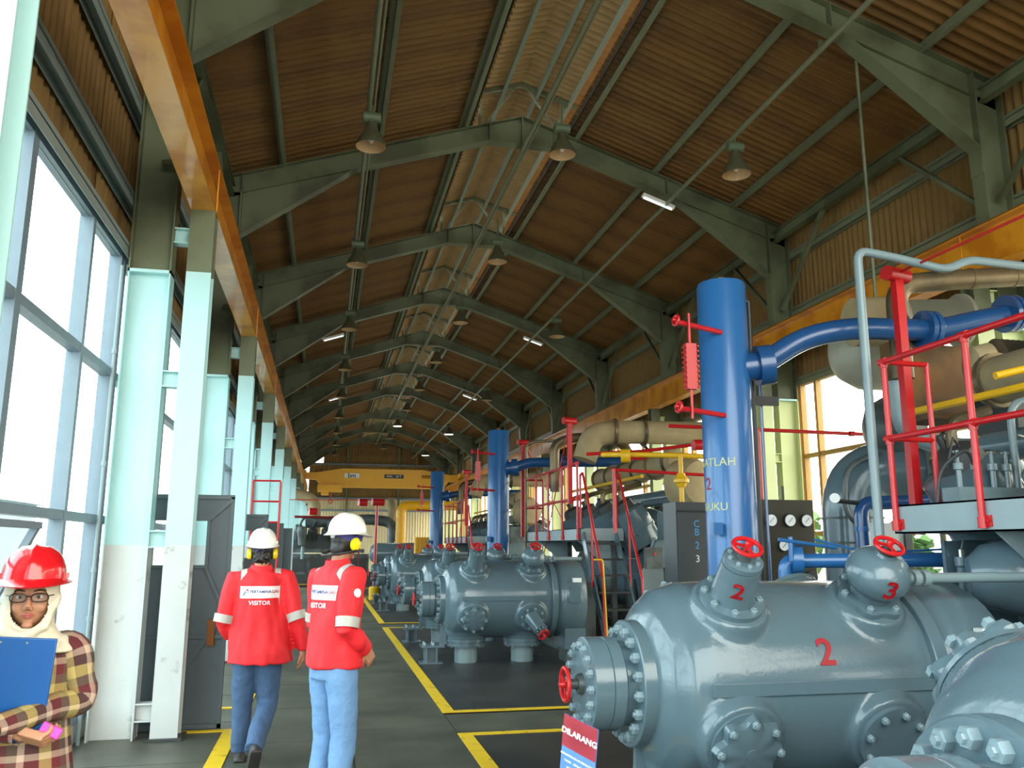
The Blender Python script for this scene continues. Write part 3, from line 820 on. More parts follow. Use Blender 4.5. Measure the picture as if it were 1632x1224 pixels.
# warning sign hung in front of the nearest handwheel
T = thing('warning_sign', 'hanging red, white and blue sign reading DILARANG below the red handwheel', 'sign', (1.135, 3.86, .57))
T.rotation_euler = (0, math.radians(0), math.radians(-12)); 
MB().bx(-.085, .085, 0, .004, -.22, .27).build('board', mat('sign_blue', (92, 136, 196), .35, var=.05), T, smooth=False)
MB().add([(-.085, -.002, .27), (.085, -.002, .27), (.085, -.002, .13), (-.085, -.002, .13)], [(0, 1, 2, 3), (3, 2, 1, 0)]).build('red_band', mat('sign_red', (222, 84, 98), .35, var=.08), T, smooth=False)
text_obj('lettering', 'DILARANG', .036, M_WHITE, (0, -.004, .20), (1, 0, 0), (0, 0, 1), T, bold=True)
for i, tx in enumerate(('MENGOPERASIKAN PERALATAN', 'TANPA   PETUGAS   OPR', 'SKG     OPERATOR')):
    text_obj('lettering', tx, .0115, M_WHITE, (0, -.004, .10-.026*i), (1, 0, 0), (0, 0, 1), T, bold=True)
MB().tube([(-.06, 0, .262), (-.01, -.03, .33), (.03, -.0, .262)], .0015, 5).build('hanging_wire', M_DARK, T)
MB().tube([(0, .01, -.62), (0, .01, .0)], .008, 6).build('post', M_DARK, T)
T.rotation_euler = (0, math.radians(9), math.radians(-66)); T.scale = (1.35, 1, 1)

# ---------------------------------------------------------------- platforms, engines, tanks per compressor unit
def rail_tube(T, pts, r=.021, name='rail'): return MB().tube(bend(pts, .03, 3), r, 10).build(name, M_RED, T)
def platform(y0, y1, label, stairs=True, x=4.0, w=.75):
    """walkway along the engine, its aisle side at x"""
    T = thing('service_platform', label, 'platform', (x, 0, 0), 'service platforms beside the engines')
    mb = MB(); mb.bx(0, .012, y0, y1, 1.70, 1.90); mb.bx(0, .07, y0, y1, 1.70, 1.712); mb.bx(0, .07, y0, y1, 1.888, 1.90)
    mb.build('channel', M_PLAT, T, smooth=False)
    mb = MB(); mb.bx(0, w, y0, y0+.012, 1.70, 1.90); mb.bx(w-.012, w, y0, y1, 1.70, 1.90); mb.bx(0, w, y1-.012, y1, 1.70, 1.9); mb.build('channel', M_PLAT, T, smooth=False)
    n = max(2, int((y1-y0)/.9)); st = (y1-y0-.04)/n
    for k in range(n): MB().bx(.02, w-.02, y0+.02+st*k, y0+.01+st*(k+1), 1.875, 1.895).build('tread_plate', M_MACHD, T, smooth=False)
    n = max(2, round((y1-y0)/.85)); st = (y1-y0-.1)/n
    ys = [y1-.05-st*k for k in range(n+1)]
    for i, y in enumerate(ys):
        o = MB().tube([(-.02, y, 1.74), (-.02, y, 2.95)], .022, 12).build('post', M_RED, T)
        mb = MB(); mb.bx(-.012, .0, y-.06, y+.035, 1.73, 1.80); mb.tube([(-.02, y, 1.72), (-.02, y, 1.79)], .03, 12); mb.hexb((-.012, y-.042, 1.765), (-1, 0, 0), .011, .01); mb.build('foot_clamp', M_RED, o)
        for z in (2.95, 2.38):
            MB().lathe([(-.035, .029), (.035, .029)], (-.02, y, z), (0, 1, 0), 12).lathe([(-.045, .028), (.0, .028)], (-.02, y, z), (0, 0, 1), 12).build('tee_joint', M_RED, o)
    for z in (2.95, 2.38): MB().tube([(-.02, ys[-1], z), (-.02, ys[0], z)], .022, 12).build('rail', M_RED, T)
    # return rail across the far end
    for z in (2.95, 2.38): MB().tube([(-.02, ys[0], z), (.36, ys[0]+.02, z)], .02, 10).build('rail', M_RED, T)
    MB().tube([(.36, ys[0]+.02, 1.88), (.36, ys[0]+.02, 2.96)], .02, 10).build('post', M_RED, T)
    for y in (y0+.3, y1-.9):
        MB().prism([(.05, 1.70), (.7, 1.70), (.7, 1.15)], y, y+.02).build('gusset', M_PLAT, T, smooth=False)
        MB().bx(.62, .70, y-.04, y+.06, 0, 1.7).build('leg', M_MACHD, T, smooth=False)
    if stairs:
        y = y0; L = 1.25
        for xx in (.05, .60):
            MB().bar((xx, y, 1.80), (xx, y-L, .02), .03, .14).build('stringer', M_MACH, T, smooth=False)
        for k in range(7):
            t = (k+.6)/7.4; MB().bx(.07, .58, y-L*t-.12, y-L*t+.05, 1.8*(1-t)-.015, 1.8*(1-t)+.015).build('stair_tread', M_BLACK, T, smooth=False)
        for xx in (.02, .63):
            rail_tube(T, [(xx, y-.0, 2.75), (xx, y-.12, 2.78), (xx, y-L*.85, 1.15), (xx, y-L*.9, .32)], .021, 'handrail')
            MB().tube([(xx, y-L*.45, 1.0), (xx, y-L*.45, 2.02)], .018, 8).build('post', M_RED, T)
            MB().tube([(xx, y+.02, 1.8), (xx, y+.02, 2.76)], .02, 8).build('post', M_RED, T)
    return T
platform(.4, 5.42, 'grey walkway with red pipe rails at the right edge, above the nearest compressor', False)
platform(13.2, 17.0, 'grey walkway with red pipe rails and steep stairs behind the middle compressor pair')
platform(24.4, 28.9, 'grey walkway with red pipe rails farthest down the hall, left of the middle blue tank')

def engine(y0, y1, label, x=5.3):
    """V engine with its crank along the hall, left bank leaning to the aisle"""
    T = thing('gas_engine', label, 'engine', (x, y0, 0), 'gas engines'); L = y1-y0
    MB().bx(-.75, .9, -.2, L+.2, 0, .42).build('base_frame', M_MACHD, T, smooth=False)
    MB().prism([(-.55, .42), (.65, .42), (.75, 1.2), (.45, 1.72), (-.35, 1.72), (-.65, 1.2)], 0, L).build('crankcase', M_MACH, T)
    n = int(L/.82); st = L/n
    for k in range(n):
        y = st*(k+.5)
        MB().bx(-.68, -.63, y-.22, y+.22, .62, 1.1).build('crankcase_door', M_MACHD, T)
    for k in range(n):
        y = st*(k+.5)
        for sd in (-1, 1):
            c = V((sd*.40, y, 1.66)); d = V((sd*.50, 0, .866))
            o = MB().lathe([(0, .32), (.22, .325), (.225, .34), (.27, .34), (.275, .325), (.60, .31), (.64, .25), (.64, .02)], c, d, 28).build('power_cylinder', M_MACH, T)
            mb = MB(); mb.lathe([(.64, .20), (.76, .18), (.80, .10)], c, d, 8); q = c+d*.72
            mb.tube([q, q+V((sd*.05, .1, .14)), q+V((-sd*.1, .12, .26))], .022, 6); mb.tube([q+V((0, -.1, 0)), q+V((sd*.1, -.12, .12)), q+V((sd*.16, -.1, -.1))], .012, 6)
            mb.lathe([(0, .03), (.16, .03)], q+V((0, .06, .02)), d, 8)
            mb.build('cylinder_head', M_DARK, o)
            if sd < 0:
                MB().tube(bend([q, q+V((-.02, 0, .26)), q+V((.34, 0, .36))], .1, 4), .045, 10).build('exhaust_stub', M_EXH, o)
                MB().tube([q+V((-.12, .1, -.02)), q+V((.12, .1, .12))], .018, 8).build('fuel_branch', M_YEL, o)
    MB().tube([(-.62, -.1, 2.72), (-.62, L+.1, 2.72)], .030, 10).build('fuel_header', M_YEL, T)
    MB().tube([(.0, -.05, 2.42), (.0, L, 2.42)], .13, 16).build('inlet_manifold', M_MACH, T)
    MB().tube([(-.36, .1, 1.75), (-.52, .1, 1.2), (-.5, L*.6, 1.2)], .035, 8).build('water_pipe', M_GPIPE, T)
    # insulated exhaust manifold on top
    o = MB().lathe([(0, .13), (.05, .2), (L-.1, .2), (L, .13)], (.05, .1, 2.98), (0, 1, 0), 20).build('exhaust_manifold', M_INSUL, T)
    for k in range(int(L/.75)+1):
        MB().lathe([(-.03, .2), (-.028, .235), (.028, .235), (.03, .2)], (.05, .2+.75*k, 2.98), (0, 1, 0), 20).build('band', M_EXH, o)
    # turbocharger wrapped in a blanket, at the near end
    pr = [(-.34, .10), (-.30, .28), (-.16, .40), (.08, .42), (.26, .34), (.34, .18)]
    o = MB().lathe(pr, (.12, -.25, 2.60), (.3, -1, 0), 28).build('turbocharger_blanket', M_INSUL, T)
    MB().torus((.12+.02, -.36, 2.60), (.3, -1, 0), .36, .018, 28, 6).build('lacing_band', M_EXH, o)
    MB().bx(-.42, -.08, -.62, -.18, 1.72, 2.14).build('intercooler', M_MACH, T)
    MB().bx(-.44, -.06, -.64, -.60, 1.70, 2.16).build('intercooler_flange', M_MACHD, T)
    mb = MB()
    random.seed(int(y0*10))
    for k in range(14):
        a = V((random.uniform(-.7, -.45), random.uniform(0, L), random.uniform(1.15, 1.75)))
        b = a+V((random.uniform(-.1, .1), random.uniform(-.5, .5), random.uniform(-.1, .3)))
        mb.tube(bend([a, V((a.x-.05, a.y, b.z)), b], .08, 3), .010, 6)
    mb.build('small_tubing', M_CHROME, T, kind='stuff')
    return T
engine(1.2, 6.0, 'grey gas engine at the right edge behind the nearest red rails', 5.40)
engine(12.9, 16.8, 'grey gas engine with insulated turbocharger behind the middle walkway', 5.55)
engine(24.2, 28.4, 'grey gas engine behind the farthest walkway, left of the middle blue tank', 5.55)

# frame under the cylinders' outer ends and skid
for y0, y1, lab in ((.9, 5.3, 'nearest'), (13.5, 15.9, 'middle'), (21.6, 25.8, 'farthest')):
    T = thing('gearbox', 'dark grey low gearbox housing behind the %s pair of cylinders' % lab, 'gearbox', (3.74, y0, 0))
    L = y1-y0
    MB().prism([(-.05, 0), (.60, 0), (.60, 1.0), (.4, 1.1), (-.05, 1.1)], 0, L).build('housing', M_MACHD, T)
    for k in range(int(L/.8)): MB().bx(-.062, -.05, .15+.8*k, .75+.8*k, .3, .9).build('side_cover', M_MACH, T)

def tank(x, y, h, label, main=False):
    T = thing('blue_tank', label, 'tank', (x, y, 0), 'tall blue upright vessels')
    MB().lathe([(0, .30), (.02, .30), (.02, .215), (.5, .212), (h-.03, .212), (h, .200), (h, .0)], n=48).build('shell', M_BLUE, T)
    MB().bx(-.03, .03, -.03, .03, h, h+.06).build('lifting_lug', M_RUST, T)
    MB().bx(-.27, -.19, -.22, -.12, 1.70, 1.80).build('junction_box', M_BLUE, T)
    for z in (3.12,):
        o = MB().lathe([(.15, .125), (.27, .125), (.27, .175), (.33, .175), (.335, .175), (.395, .175), (.395, .125)], (0, -.02, z), V((1, -.25, .12)), 28).build('nozzle', M_BLUED, T)
    return T
T1 = tank(3.35, 6.65, 3.90, 'big blue upright tank with yellow and red lettering behind the nearest compressor')
tank(3.34, 16.58, 3.90, 'blue upright tank behind the middle compressor pair')
tank(3.38, 26.5, 3.92, 'blue upright tank farthest down the hall')
M_TY = mat('lettering_yellow', (190, 190, 130), .5)
for tx, z, m, sz in (('GATLAH', 2.30, M_TY, .10), ('2', 1.98, M_REDM, .15), ('GUKU', 1.86, M_TY, .095)):
    c = V((0, 0, 0)); ang = math.radians(-153 if tx != '2' else -172)
    if tx == 'GUKU': ang = math.radians(-158); z = 1.93
    if tx == '2': z = 2.12
    dr = V((math.cos(ang), math.sin(ang), 0))
    def wr(p, h, z=z, dr=dr, ang=ang, sc=1.0):
        s_ = p.dot(V((-dr.y, dr.x, 0)).normalized()); a = ang + s_/.214
        return V((math.cos(a)*(.2135+h), math.sin(a)*(.2135+h), p.z))
    text_obj('lettering', tx, sz, m, dr*.214+V((0, 0, z)), V((-dr.y, dr.x, 0)), (0, 0, 1), T1, wrap=wr)
def blue_line(pts, r, label, fl=()):
    T = thing('blue_pipe', label, 'pipe', pts[0], 'large blue gas pipes')
    o = V(pts[0]); P = [V(p)-o for p in pts]
    MB().tube(bend(P, .22, 6), r, 20).build('pipe', M_BLUED, T)
    for p, ax in fl:
        f = MB().lathe([(-.055, r), (-.055, r*1.75), (-.008, r*1.75), (-.006, r*1.6), (.006, r*1.6), (.008, r*1.75), (.055, r*1.75), (.055, r)], V(p)-o, ax, 28).build('flange', M_BLUED, T)
        bolts(f, V(p)-o, ax, r*1.5, 8, .016, False, off=.055)
    return T
blue_line([(3.66, 6.56, 3.17), (4.05, 6.5, 3.42), (4.45, 6.4, 3.50), (5.32, 6.4, 3.53), (5.75, 6.35, 3.64), (6.15, 6.3, 3.72), (7.0, 6.2, 3.74)], .098, 'thick blue pipe rising from the big blue tank to the right', [((5.22, 6.4, 3.53), (1, 0, 0)), ((6.02, 6.3, 3.70), (1, 0, .1))])
blue_line([(3.66, 16.5, 3.16), (3.95, 16.5, 3.27), (5.2, 16.45, 3.30), (6.4, 16.3, 3.32)], .10, 'thick blue pipe from the middle tank over the middle engine', [((4.6, 16.5, 3.29), (1, 0, 0))])
blue_line([(3.7, 26.4, 3.16), (4.0, 26.4, 3.24), (6.0, 26.2, 3.28)], .10, 'thick blue pipe from the farthest tank', [((4.4, 26.4, 3.25), (1, 0, 0))])
for y, lab in ((6.25, 'the big blue tank'), (16.2, 'the middle blue tank'), (26.1, 'the farthest blue tank')):
    # red level gauge hanging left of each tank
    T = thing('level_gauge', 'red level gauge column with small handwheels on the left of %s' % lab, 'gauge', (2.86, y+.02, 0), 'level gauges on the tanks')
    MB().bx(-.045, .045, -.03, .03, 2.86, 3.24).build('gauge_glass', M_RED, T)
    mb = MB()
    for k in range(9):
        for sx in (-.05, .05): mb.lathe([(-.045, .008), (.045, .008)], (sx, 0, 2.88+.042*k), (0, 1, 0), 6)
    mb.build('studs', M_RED, T, kind='stuff')
    mb = MB(); mb.tube([(0, 0, 2.62), (0, 0, 3.5)], .012, 8)
    for z in (2.70, 3.42): mb.tube([(-.1, 0, z), (.38, .2, z-.01)], .022, 10)
    mb.build('connecting_pipe', M_RED, T)
    for z in (2.70, 3.42): wheel(T, (-.12, -.01, z+.01), (-1, -.2, .1), .04)
# thin pipes behind the big tank
T = thing('drain_pipes', 'pair of thin dark upright pipes just right of the big blue tank', 'pipe', (3.72, 6.85, 0))
MB().tube([(0, 0, 0), (0, 0, 3.82), (-.12, 0, 3.86)], .022, 10).build('pipe', M_BLACK, T)
MB().tube([(.10, .05, 0), (.10, .05, 3.1)], .014, 8).build('pipe', M_BLUED, T)
MB().bx(-.03, .24, -.02, .02, 2.86, 2.94).build('bracket', M_BLACK, T)

# small blue piping behind the nearest cylinder
T = thing('blue_manifold', 'small blue pipes and valve lying behind the nearest compressor cylinder', 'pipe', (3.45, 6.0, 0))
MB().tube(bend([(.0, 0, 0), (.0, 0, 1.50), (1.5, -.6, 1.52)], .08), .055, 14).build('pipe', M_BLUE, T)
MB().lathe([(-.04, .11), (.0, .11), (.04, .11)], (.08, -.03, 1.51), (1, -.4, 0), 18).build('flange', M_BLUE, T)
mb = MB(); mb.tube([(-.1, -.1, 1.66), (.35, -.15, 1.60)], .014, 8); mb.tube([(.0, -.1, 1.5), (.0, -.1, 1.68)], .02, 8); mb.tube([(.2, -.1, 1.66), (.6, -.2, 1.56), (1.2, -.5, 1.60)], .01, 6); mb.build('small_valve', M_BLUE, T)
T = thing('blue_standpipe', 'blue upright pipe with elbow right of the gauge panel', 'pipe', (4.55, 6.6, 0))
MB().tube(bend([(0, 0, 0), (0, 0, 1.98), (1.0, 0, 2.02)], .12), .062, 16).build('pipe', M_BLUED, T)
MB().lathe([(-.02, .07), (.02, .07)], (0, 0, 1.76), (0, 0, 1), 16).build('coupling', M_BLUE, T)
MB().lathe([(0, .042), (.03, .042)], (-.26, -.02, 2.02), (-.5, -1, 0), 20).build('pressure_gauge', M_WHITE, T)
MB().tube([(0, 0, 1.98), (-.25, -.02, 2.0)], .02, 8).build('gauge_stem', M_BLACK, T)

# tall grey vent pipe beside the nearest red rails
T = thing('vent_pipe', 'tall grey pipe standing left of the nearest red rails and bending right at the top', 'pipe', (3.93, 5.5, 0))
MB().tube(bend([(0, 0, 0), (.0, 0, 3.86), (.3, 0, 3.83), (.78, 0, 3.76), (1.0, 0, 3.86), (2.3, .1, 3.87)], .09, 5), .034, 14).build('pipe', M_GPIPE, T)

# red square post with lamp drum and pull wire
def mast(x, y, z0, z1, label, wire):
    T = thing('red_mast', label, 'post', (x, y, 0), 'red masts carrying the pull wire')
    MB().bx(-.035, .035, -.035, .035, z0, z1).build('post', M_RED, T, smooth=False)
    MB().lathe([(-.12, .0), (-.12, .06), (.12, .06), (.12, 0)], (0, 0, z1+.02), (1, .3, 0), 16).build('drum', M_RED, T)
    MB().tube([(0, 0, z1+.03), wire], .010, 6).build('pull_wire', M_RED, T)
    return T
mast(4.45, 5.75, 1.7, 3.76, 'red square post with a drum on top behind the nearest red rails', (.1, -2.6, 3.80))
mast(3.93, 13.5, 2.3, 3.66, 'tall red flat post at the head of the middle stairs', (.2, 3.6, .1))
mast(3.95, 17.05, 1.8, 3.72, 'tall red post at the far end of the middle walkway, right of the middle tank', (2.2, 1.0, .15))
mast(3.95, 24.3, 2.2, 3.72, 'tall red post at the head of the far stairs', (.2, 3.6, .1))

# exhaust and ducts of the nearest unit
T = thing('exhaust_pipe', 'thick brown metal exhaust pipe curving over the blue pipe at the right edge', 'pipe', (5.05, 6.55, 0))
MB().tube(bend([(0, 0, 3.1), (0, 0, 3.98), (.42, -.05, 4.04), (1.2, -.1, 4.12), (2.6, -.2, 4.25)], .42, 8), .095, 20).build('pipe', M_EXH, T)
for t in ((.75, -.07, 4.075), (1.2, -.1, 4.12)): MB().lathe([(-.012, .101), (.012, .101)], t, (1, -.1, .08), 20).build('weld_band', M_EXH, T)
MB().tube(bend([(0, .1, 3.1), (0.03, .1, 2.62), (.4, .05, 2.5), (.9, -.1, 2.48), (1.1, -.1, 2.1)], .2, 6), .085, 18).build('lower_pipe', M_GPIPE, T)
T = thing('expansion_joint', 'ribbed metal bellows lying beyond the blue pipe at the right edge', 'pipe', (5.9, 7.4, 3.85))
pr = []
for k in range(22): pr += [(.03*k, .20), (.03*k+.015, .225)]
MB().lathe([(-.05, .16), (-.05, .28), (-.01, .28)] + pr + [(.67, .28), (.71, .28), (.71, .16)], (-.2, 0, .05), (1, -.1, .05), 32).build('bellows', M_SILVER, T)
MB().lathe([(-.5, .25), (-.05, .26)], (-.2, 0, .05), (1, -.1, .05), 24).build('duct_end', M_INSUL, T)
MB().tube([(.1, 0, -3.85), (.1, 0, -.1)], .03, 8).build('support_leg', M_STEEL, T)
T = thing('air_filter', 'big pale round air filter housing hanging above the right windows', 'duct', (5.95, 8.2, 3.85))
MB().lathe([(-.45, .0), (-.42, .2), (-.3, .38), (-.1, .46), (.35, .46), (.45, .3)], (0, 0, -.05), (1, .1, .05), 32).build('drum', M_SILVER, T)
MB().tube([(.1, .0, .35), (.1, .0, 3.55)], .02, 6).build('hanger', M_STEEL, T)
T = thing('air_duct', 'large grey elbow duct rising beside the right windows', 'duct', (5.35, 7.9, 0))
MB().tube(bend([(0, 0, .0), (0, 0, 2.40), (1.6, -.6, 2.42)], .45, 10), .30, 28).build('duct', M_MACH, T)
for z in (1.9, 1.65): MB().lathe([(-.01, .31), (.01, .31)], (0, 0, z), (0, 0, 1), 28).build('seam_band', M_MACHD, T)
MB().tube(bend([(.1, -.32, 2.55), (-.25, -.3, 2.4), (-.3, -.3, 1.9), (.1, -.34, 1.7)], .2, 6), .028, 10).build('hose', M_MACHD, T)
MB().lathe([(0, .34), (.05, .34)], (.62, -.23, 2.42), (1, -.37, 0), 28).build('flange', M_MACHD, T)
T = thing('turbo_housing', 'grey round housing on top of the elbow duct', 'duct', (5.75, 7.7, 2.72))
MB().lathe([(-.28, .10), (-.22, .26), (-.05, .34), (.15, .34), (.3, .2)], (0, 0, .1), (1, -.5, .1), 28).build('housing', M_MACHD, T)

# control cabinet, gauge panel, white box
T = thing('control_cabinet', 'dark upright control cabinet painted C B 3 left of the big blue tank', 'cabinet', (4.46, 10.0, 0))
MB().bx(-.26, .22, -.2, .2, 0, 2.15).build('body', M_CAB, T)
MB().bx(-.25, .21, -.215, -.2, .05, 2.02).build('door', M_CAB, T)
MB().bx(-.25, .21, -.217, -.2, 2.03, 2.05).build('lid_gap', M_BLACK, T)
MB().bx(.225, .235, -.08, .08, 1.6, 1.72).build('side_label', M_RUST, T)
MB().bx(.14, .17, -.235, -.215, 1.1, 1.22).build('handle', M_BLACK, T)
for tx, z, m in (('C', 1.88, mat('mark_blue', (70, 150, 210), .5)), ('B', 1.78, MATS['mark_blue']), ('2', 1.62, MATS['mark_blue']), ('3', 1.46, M_WHITE)):
    text_obj('lettering', tx, .12, m, (.0, -.217, z), (1, 0, 0), (0, 0, 1), T)
T = thing('gauge_panel', 'dark olive instrument panel with round dials right of the big blue tank', 'panel', (4.42, 7.6, 0))
MB().bx(-.28, .27, -.03, .12, .5, 2.06).build('board', mat('panel_olive', (54, 50, 38), .4, var=.2), T)
MB().bx(-.25, -.2, 0, .08, 0, .5).build('leg', M_DARK, T); MB().bx(.18, .23, 0, .08, 0, .5).build('leg', M_DARK, T)
for x, z, r in ((-.2, 1.86, .055), (.0, 1.86, .055), (.18, 1.86, .055), (-.08, 1.62, .05)):
    o = MB().lathe([(0, r*1.2), (.03, r*1.2), (.03, r)], (x, -.03, z), (0, -1, 0), 24).build('dial', M_BLACK, T)
    MB().lathe([(.03, r), (.033, r)], (x, -.03, z), (0, -1, 0), 24).build('face', M_WHITE, o)
    MB().bar((x-.02, -.066, z-.02), (x+.025, -.066, z+.028), .004, .003).build('needle', M_BLACK, o)
MB().lathe([(0, .06), (.03, .06), (.03, .05)], (.2, -.03, 1.32), (0, -1, 0), 20).build('round_cover', M_DARK, T)
MB().bx(-.02, .12, -.04, -.03, 1.22, 1.42).build('name_plate', M_EXH, T)
MB().tube([(.0, .05, 2.06), (.0, .05, 2.2)], .012, 6).build('spigot', M_DARK, T)
T = thing('white_box', 'pale grey electrical box behind the blue upright pipe', 'box', (5.0, 6.9, 0))
MB().bx(-.17, .17, -.06, .12, 1.15, 1.82).build('body', M_WHITE, T); MB().bx(.13, .2, -.09, -.05, 1.18, 1.8).build('cover_edge', M_MACHD, T)
MB().bx(-.03, .03, -.0, .06, 0, 1.15).build('stand', M_DARK, T)
T = thing('filter_set', 'row of small grey filter bowls under the nearest walkway', 'filter', (4.42, 5.2, 1.45))
MB().bx(-.2, .35, .0, .03, -.5, .2).build('back_plate', M_MACH, T)
for k, x in enumerate((-.12, .02, .18)):
    o = MB().lathe([(-.18, .01), (-.16, .035), (.02, .04), (.03, .05), (.09, .05)], (x, -.06, 0), (0, 0, 1), 14).build('filter_bowl', M_MACH, T)
    MB().lathe([(0, .02), (.05, .02)], (x, -.06, .09), (0, 0, 1), 8).build('cap', M_CHROME, o)
MB().tube([(-.12, -.06, .14), (-.1, -.06, .2), (.3, -.06, .2), (.42, -.05, -.05)], .007, 6).build('tubing', M_CHROME, T)
MB().torus((.36, -.08, .02), (.2, 1, 0), .10, .008, 20, 6).build('cable_loop', M_DARK, T)
T = thing('receiver_drum', 'grey horizontal receiver with rust-ringed end under the nearest walkway', 'tank', (4.32, 4.75, 1.42))
MB().lathe([(-.3, .0), (-.28, .12), (-.2, .20), (-.05, .245), (0, .25), (1.4, .25)], (.05, 0, 0), (1, -.6, 0), 36).build('shell', M_MACH, T)
MB().lathe([(0, .258), (.05, .258)], (.05, 0, 0), (1, -.6, 0), 36).build('rust_ring', M_RUST, T)

# yellow fuel pipe by the cabinet, yellow tube by the middle compressor, white bar, red fire pipes
T = thing('yellow_fuel_pipe', 'yellow gas pipe with valve above the control cabinet', 'pipe', (3.7, 10.2, 0))
MB().tube(bend([(-.1, .6, 2.82), (.1, .3, 2.80), (.8, 0, 2.77), (1.3, 0, 2.76), (1.9, .1, 2.76)], .08), .035, 12).build('pipe', M_YEL, T)
MB().tube([(.76, 0, 2.76), (.76, 0, 2.16)], .03, 12).build('drop_pipe', M_YEL, T)
MB().lathe([(-.1, .05), (-.05, .075), (-.04, .1), (.0, .1), (.04, .06), (.08, .05)], (.76, 0, 2.46), (0, 0, 1), 16).build('valve', M_YEL, T)
MB().lathe([(-.06, .09), (.06, .09)], (.12, .3, 2.78), (1, -.4, 0), 16).build('flange', M_YEL, T)
T = thing('yellow_tube', 'thin yellow tube running down beside the middle compressor guide', 'pipe', (3.98, 12.0, 0))
MB().tube(bend([(-.14, .0, 1.42), (.0, 0, 1.42), (.06, 0, .0)], .04), .013, 8).build('pipe', M_YEL, T)
T = thing('red_fire_pipe', 'red sprinkler pipes above the middle engine with small horn drums', 'pipe', (4.0, 11.2, 0))
MB().tube([(.0, .4, 2.70), (2.0, .3, 2.62)], .024, 10).build('pipe', M_RED, T)
MB().tube([(0, .3, 1.8), (0, .3, 2.70)], .024, 10).build('upright', M_RED, T)
MB().tube([(.0, 1.6, 3.05), (.9, 1.4, 3.10), (1.9, .3, 3.18)], .028, 10).build('pipe', M_RED, T)
MB().lathe([(-.14, .075), (.14, .075)], (1.15, -.2, 3.02), (1, 0, .05), 14).build('drum', M_RED, T)
MB().lathe([(-.14, .075), (.14, .075)], (.45, .6, 2.94), (1, 0, .05), 14).build('drum', M_RED, T)
T = thing('red_fire_pipe', 'thin red pipe crossing the right windows right of the big blue tank', 'pipe', (4.6, 9.0, 0))
MB().tube([(-.8, 0, 2.97), (2.4, .1, 2.96)], .022, 10).build('pipe', M_RED, T)
MB().tube([(.32, 0, 0), (.32, 0, 2.97)], .03, 10).build('upright', M_RED, T)
MB().lathe([(-.03, .032), (.03, .032)], (1.6, .06, 2.96), (1, 0, 0), 10).build('union', M_RED, T)
T = thing('yellow_rod', 'yellow pipe with cream sleeve slanting behind the nearest red rails', 'pipe', (4.75, 5.0, 2.85))
MB().tube([(-.15, 0, -.05), (.35, -.1, .07), (.9, -.3, .2)], .028, 12).build('pipe', M_YEL, T)
MB().lathe([(0, .036), (.16, .036)], (.28, -.08, .05), (1, -.25, .25), 12).build('sleeve', M_WHITE, T)
MB().tube([(.4, -.2, -.1), (.15, -.15, -.32)], .022, 10).build('branch', M_YEL, T)
MB().lathe([(0, .05), (.08, .05)], (.4, -.2, -.08), (.6, 0, 1), 10).build('red_union', M_RED, T)

# exhaust duct in blankets above the middle engine, arch pipe
def insul_duct(y, lab):
    T = thing('insulated_duct', lab, 'duct', (4.2, y, 0), 'blanket-wrapped exhaust ducts')
    o = MB().tube(bend([(.2, 0, 3.1), (.35, 0, 3.55), (.9, 0, 3.62), (2.9, -.2, 3.62)], .3, 7), .21, 22).build('duct', M_INSUL, T)
    for x in (.75, 1.3, 2.1, 2.5): MB().lathe([(-.03, .24), (.03, .24)], (x, -.04, 3.61), (1, -.1, 0), 22).build('flange_ring', M_EXH, T)
    MB().tube(bend([(-.1, .9, 2.6), (-.1, .9, 3.5), (.3, .9, 3.62), (1.2, .9, 3.62), (1.5, .9, 3.1)], .25, 6), .09, 14).build('crossover_pipe', M_EXH, T)
    return T
insul_duct(14.2, 'blanket-wrapped exhaust duct above the middle engine')
insul_duct(25.4, 'blanket-wrapped exhaust duct above the far engine')
T = thing('thin_vent_pipe', 'thin brown pipe looping over the middle walkway', 'pipe', (3.98, 16.9, 0))
MB().tube(bend([(0, 0, 0), (0, 0, 3.68), (.2, -.1, 3.74), (1.9, -1.4, 3.70), (2.2, -1.8, 3.2)], .12), .03, 10).build('pipe', M_EXH, T)
T = thing('junction_boxes', 'two small grey switch boxes on a stand behind the middle stairs', 'box', (5.0, 12.3, 0))
for x in (-.12, .24):
    o = MB().bx(x-.13, x+.13, -.06, .06, 1.28, 1.6).build('box', M_MACHD, T)
    MB().lathe([(0, .02), (.02, .02)], (x, -.06, 1.5), (0, -1, 0), 10).build('knob', M_RED, o)
MB().tube([(.06, 0, 0), (.06, 0, 1.3)], .02, 8).build('stand', M_DARK, T)

# background machinery across the end of the aisle
T = thing('engine_block', 'big dark grey engine across the far end of the aisle', 'engine', (0.4, 36.5, 0))
MB().bx(-1.9, 1.6, -.9, .9, .0, .5).build('skid', M_DARK, T, smooth=False)
MB().bx(-1.8, 1.4, -.7, .7, .5, 1.3).build('crankcase', M_MACHD, T)
MB().bx(-1.7, 1.2, -.75, .75, 1.35, 1.5).build('deck', M_MACHD, T)
MB().bx(-1.75, .9, -.5, .5, 1.5, 2.1).build('upper_block', M_DARK, T)
for k in range(5):
    x = -1.45+.55*k
    o = MB().lathe([(0, .2), (.4, .2), (.45, .14), (.6, .14)], (x, -.45, 1.9), (0, -.45, .9), 12).build('power_cylinder', M_DARK, T)
    MB().tube([(x, -.75, 2.35), (x+.1, -.8, 2.6), (x+.2, -.5, 2.75)], .05, 8).build('inlet_branch', M_MACHD, o)
MB().lathe([(-.5, .05), (-.45, .14), (-.15, .17), (0, .2), (.25, .2), (.3, .1)], (-1.3, -1.0, 2.1), (0, 0, 1), 14).build('governor', M_MACHD, T)
MB().tube([(-1.25, -1, 1.6), (-1.25, -1, 1.1)], .07, 10).build('drive_shaft', M_GPIPE, T)
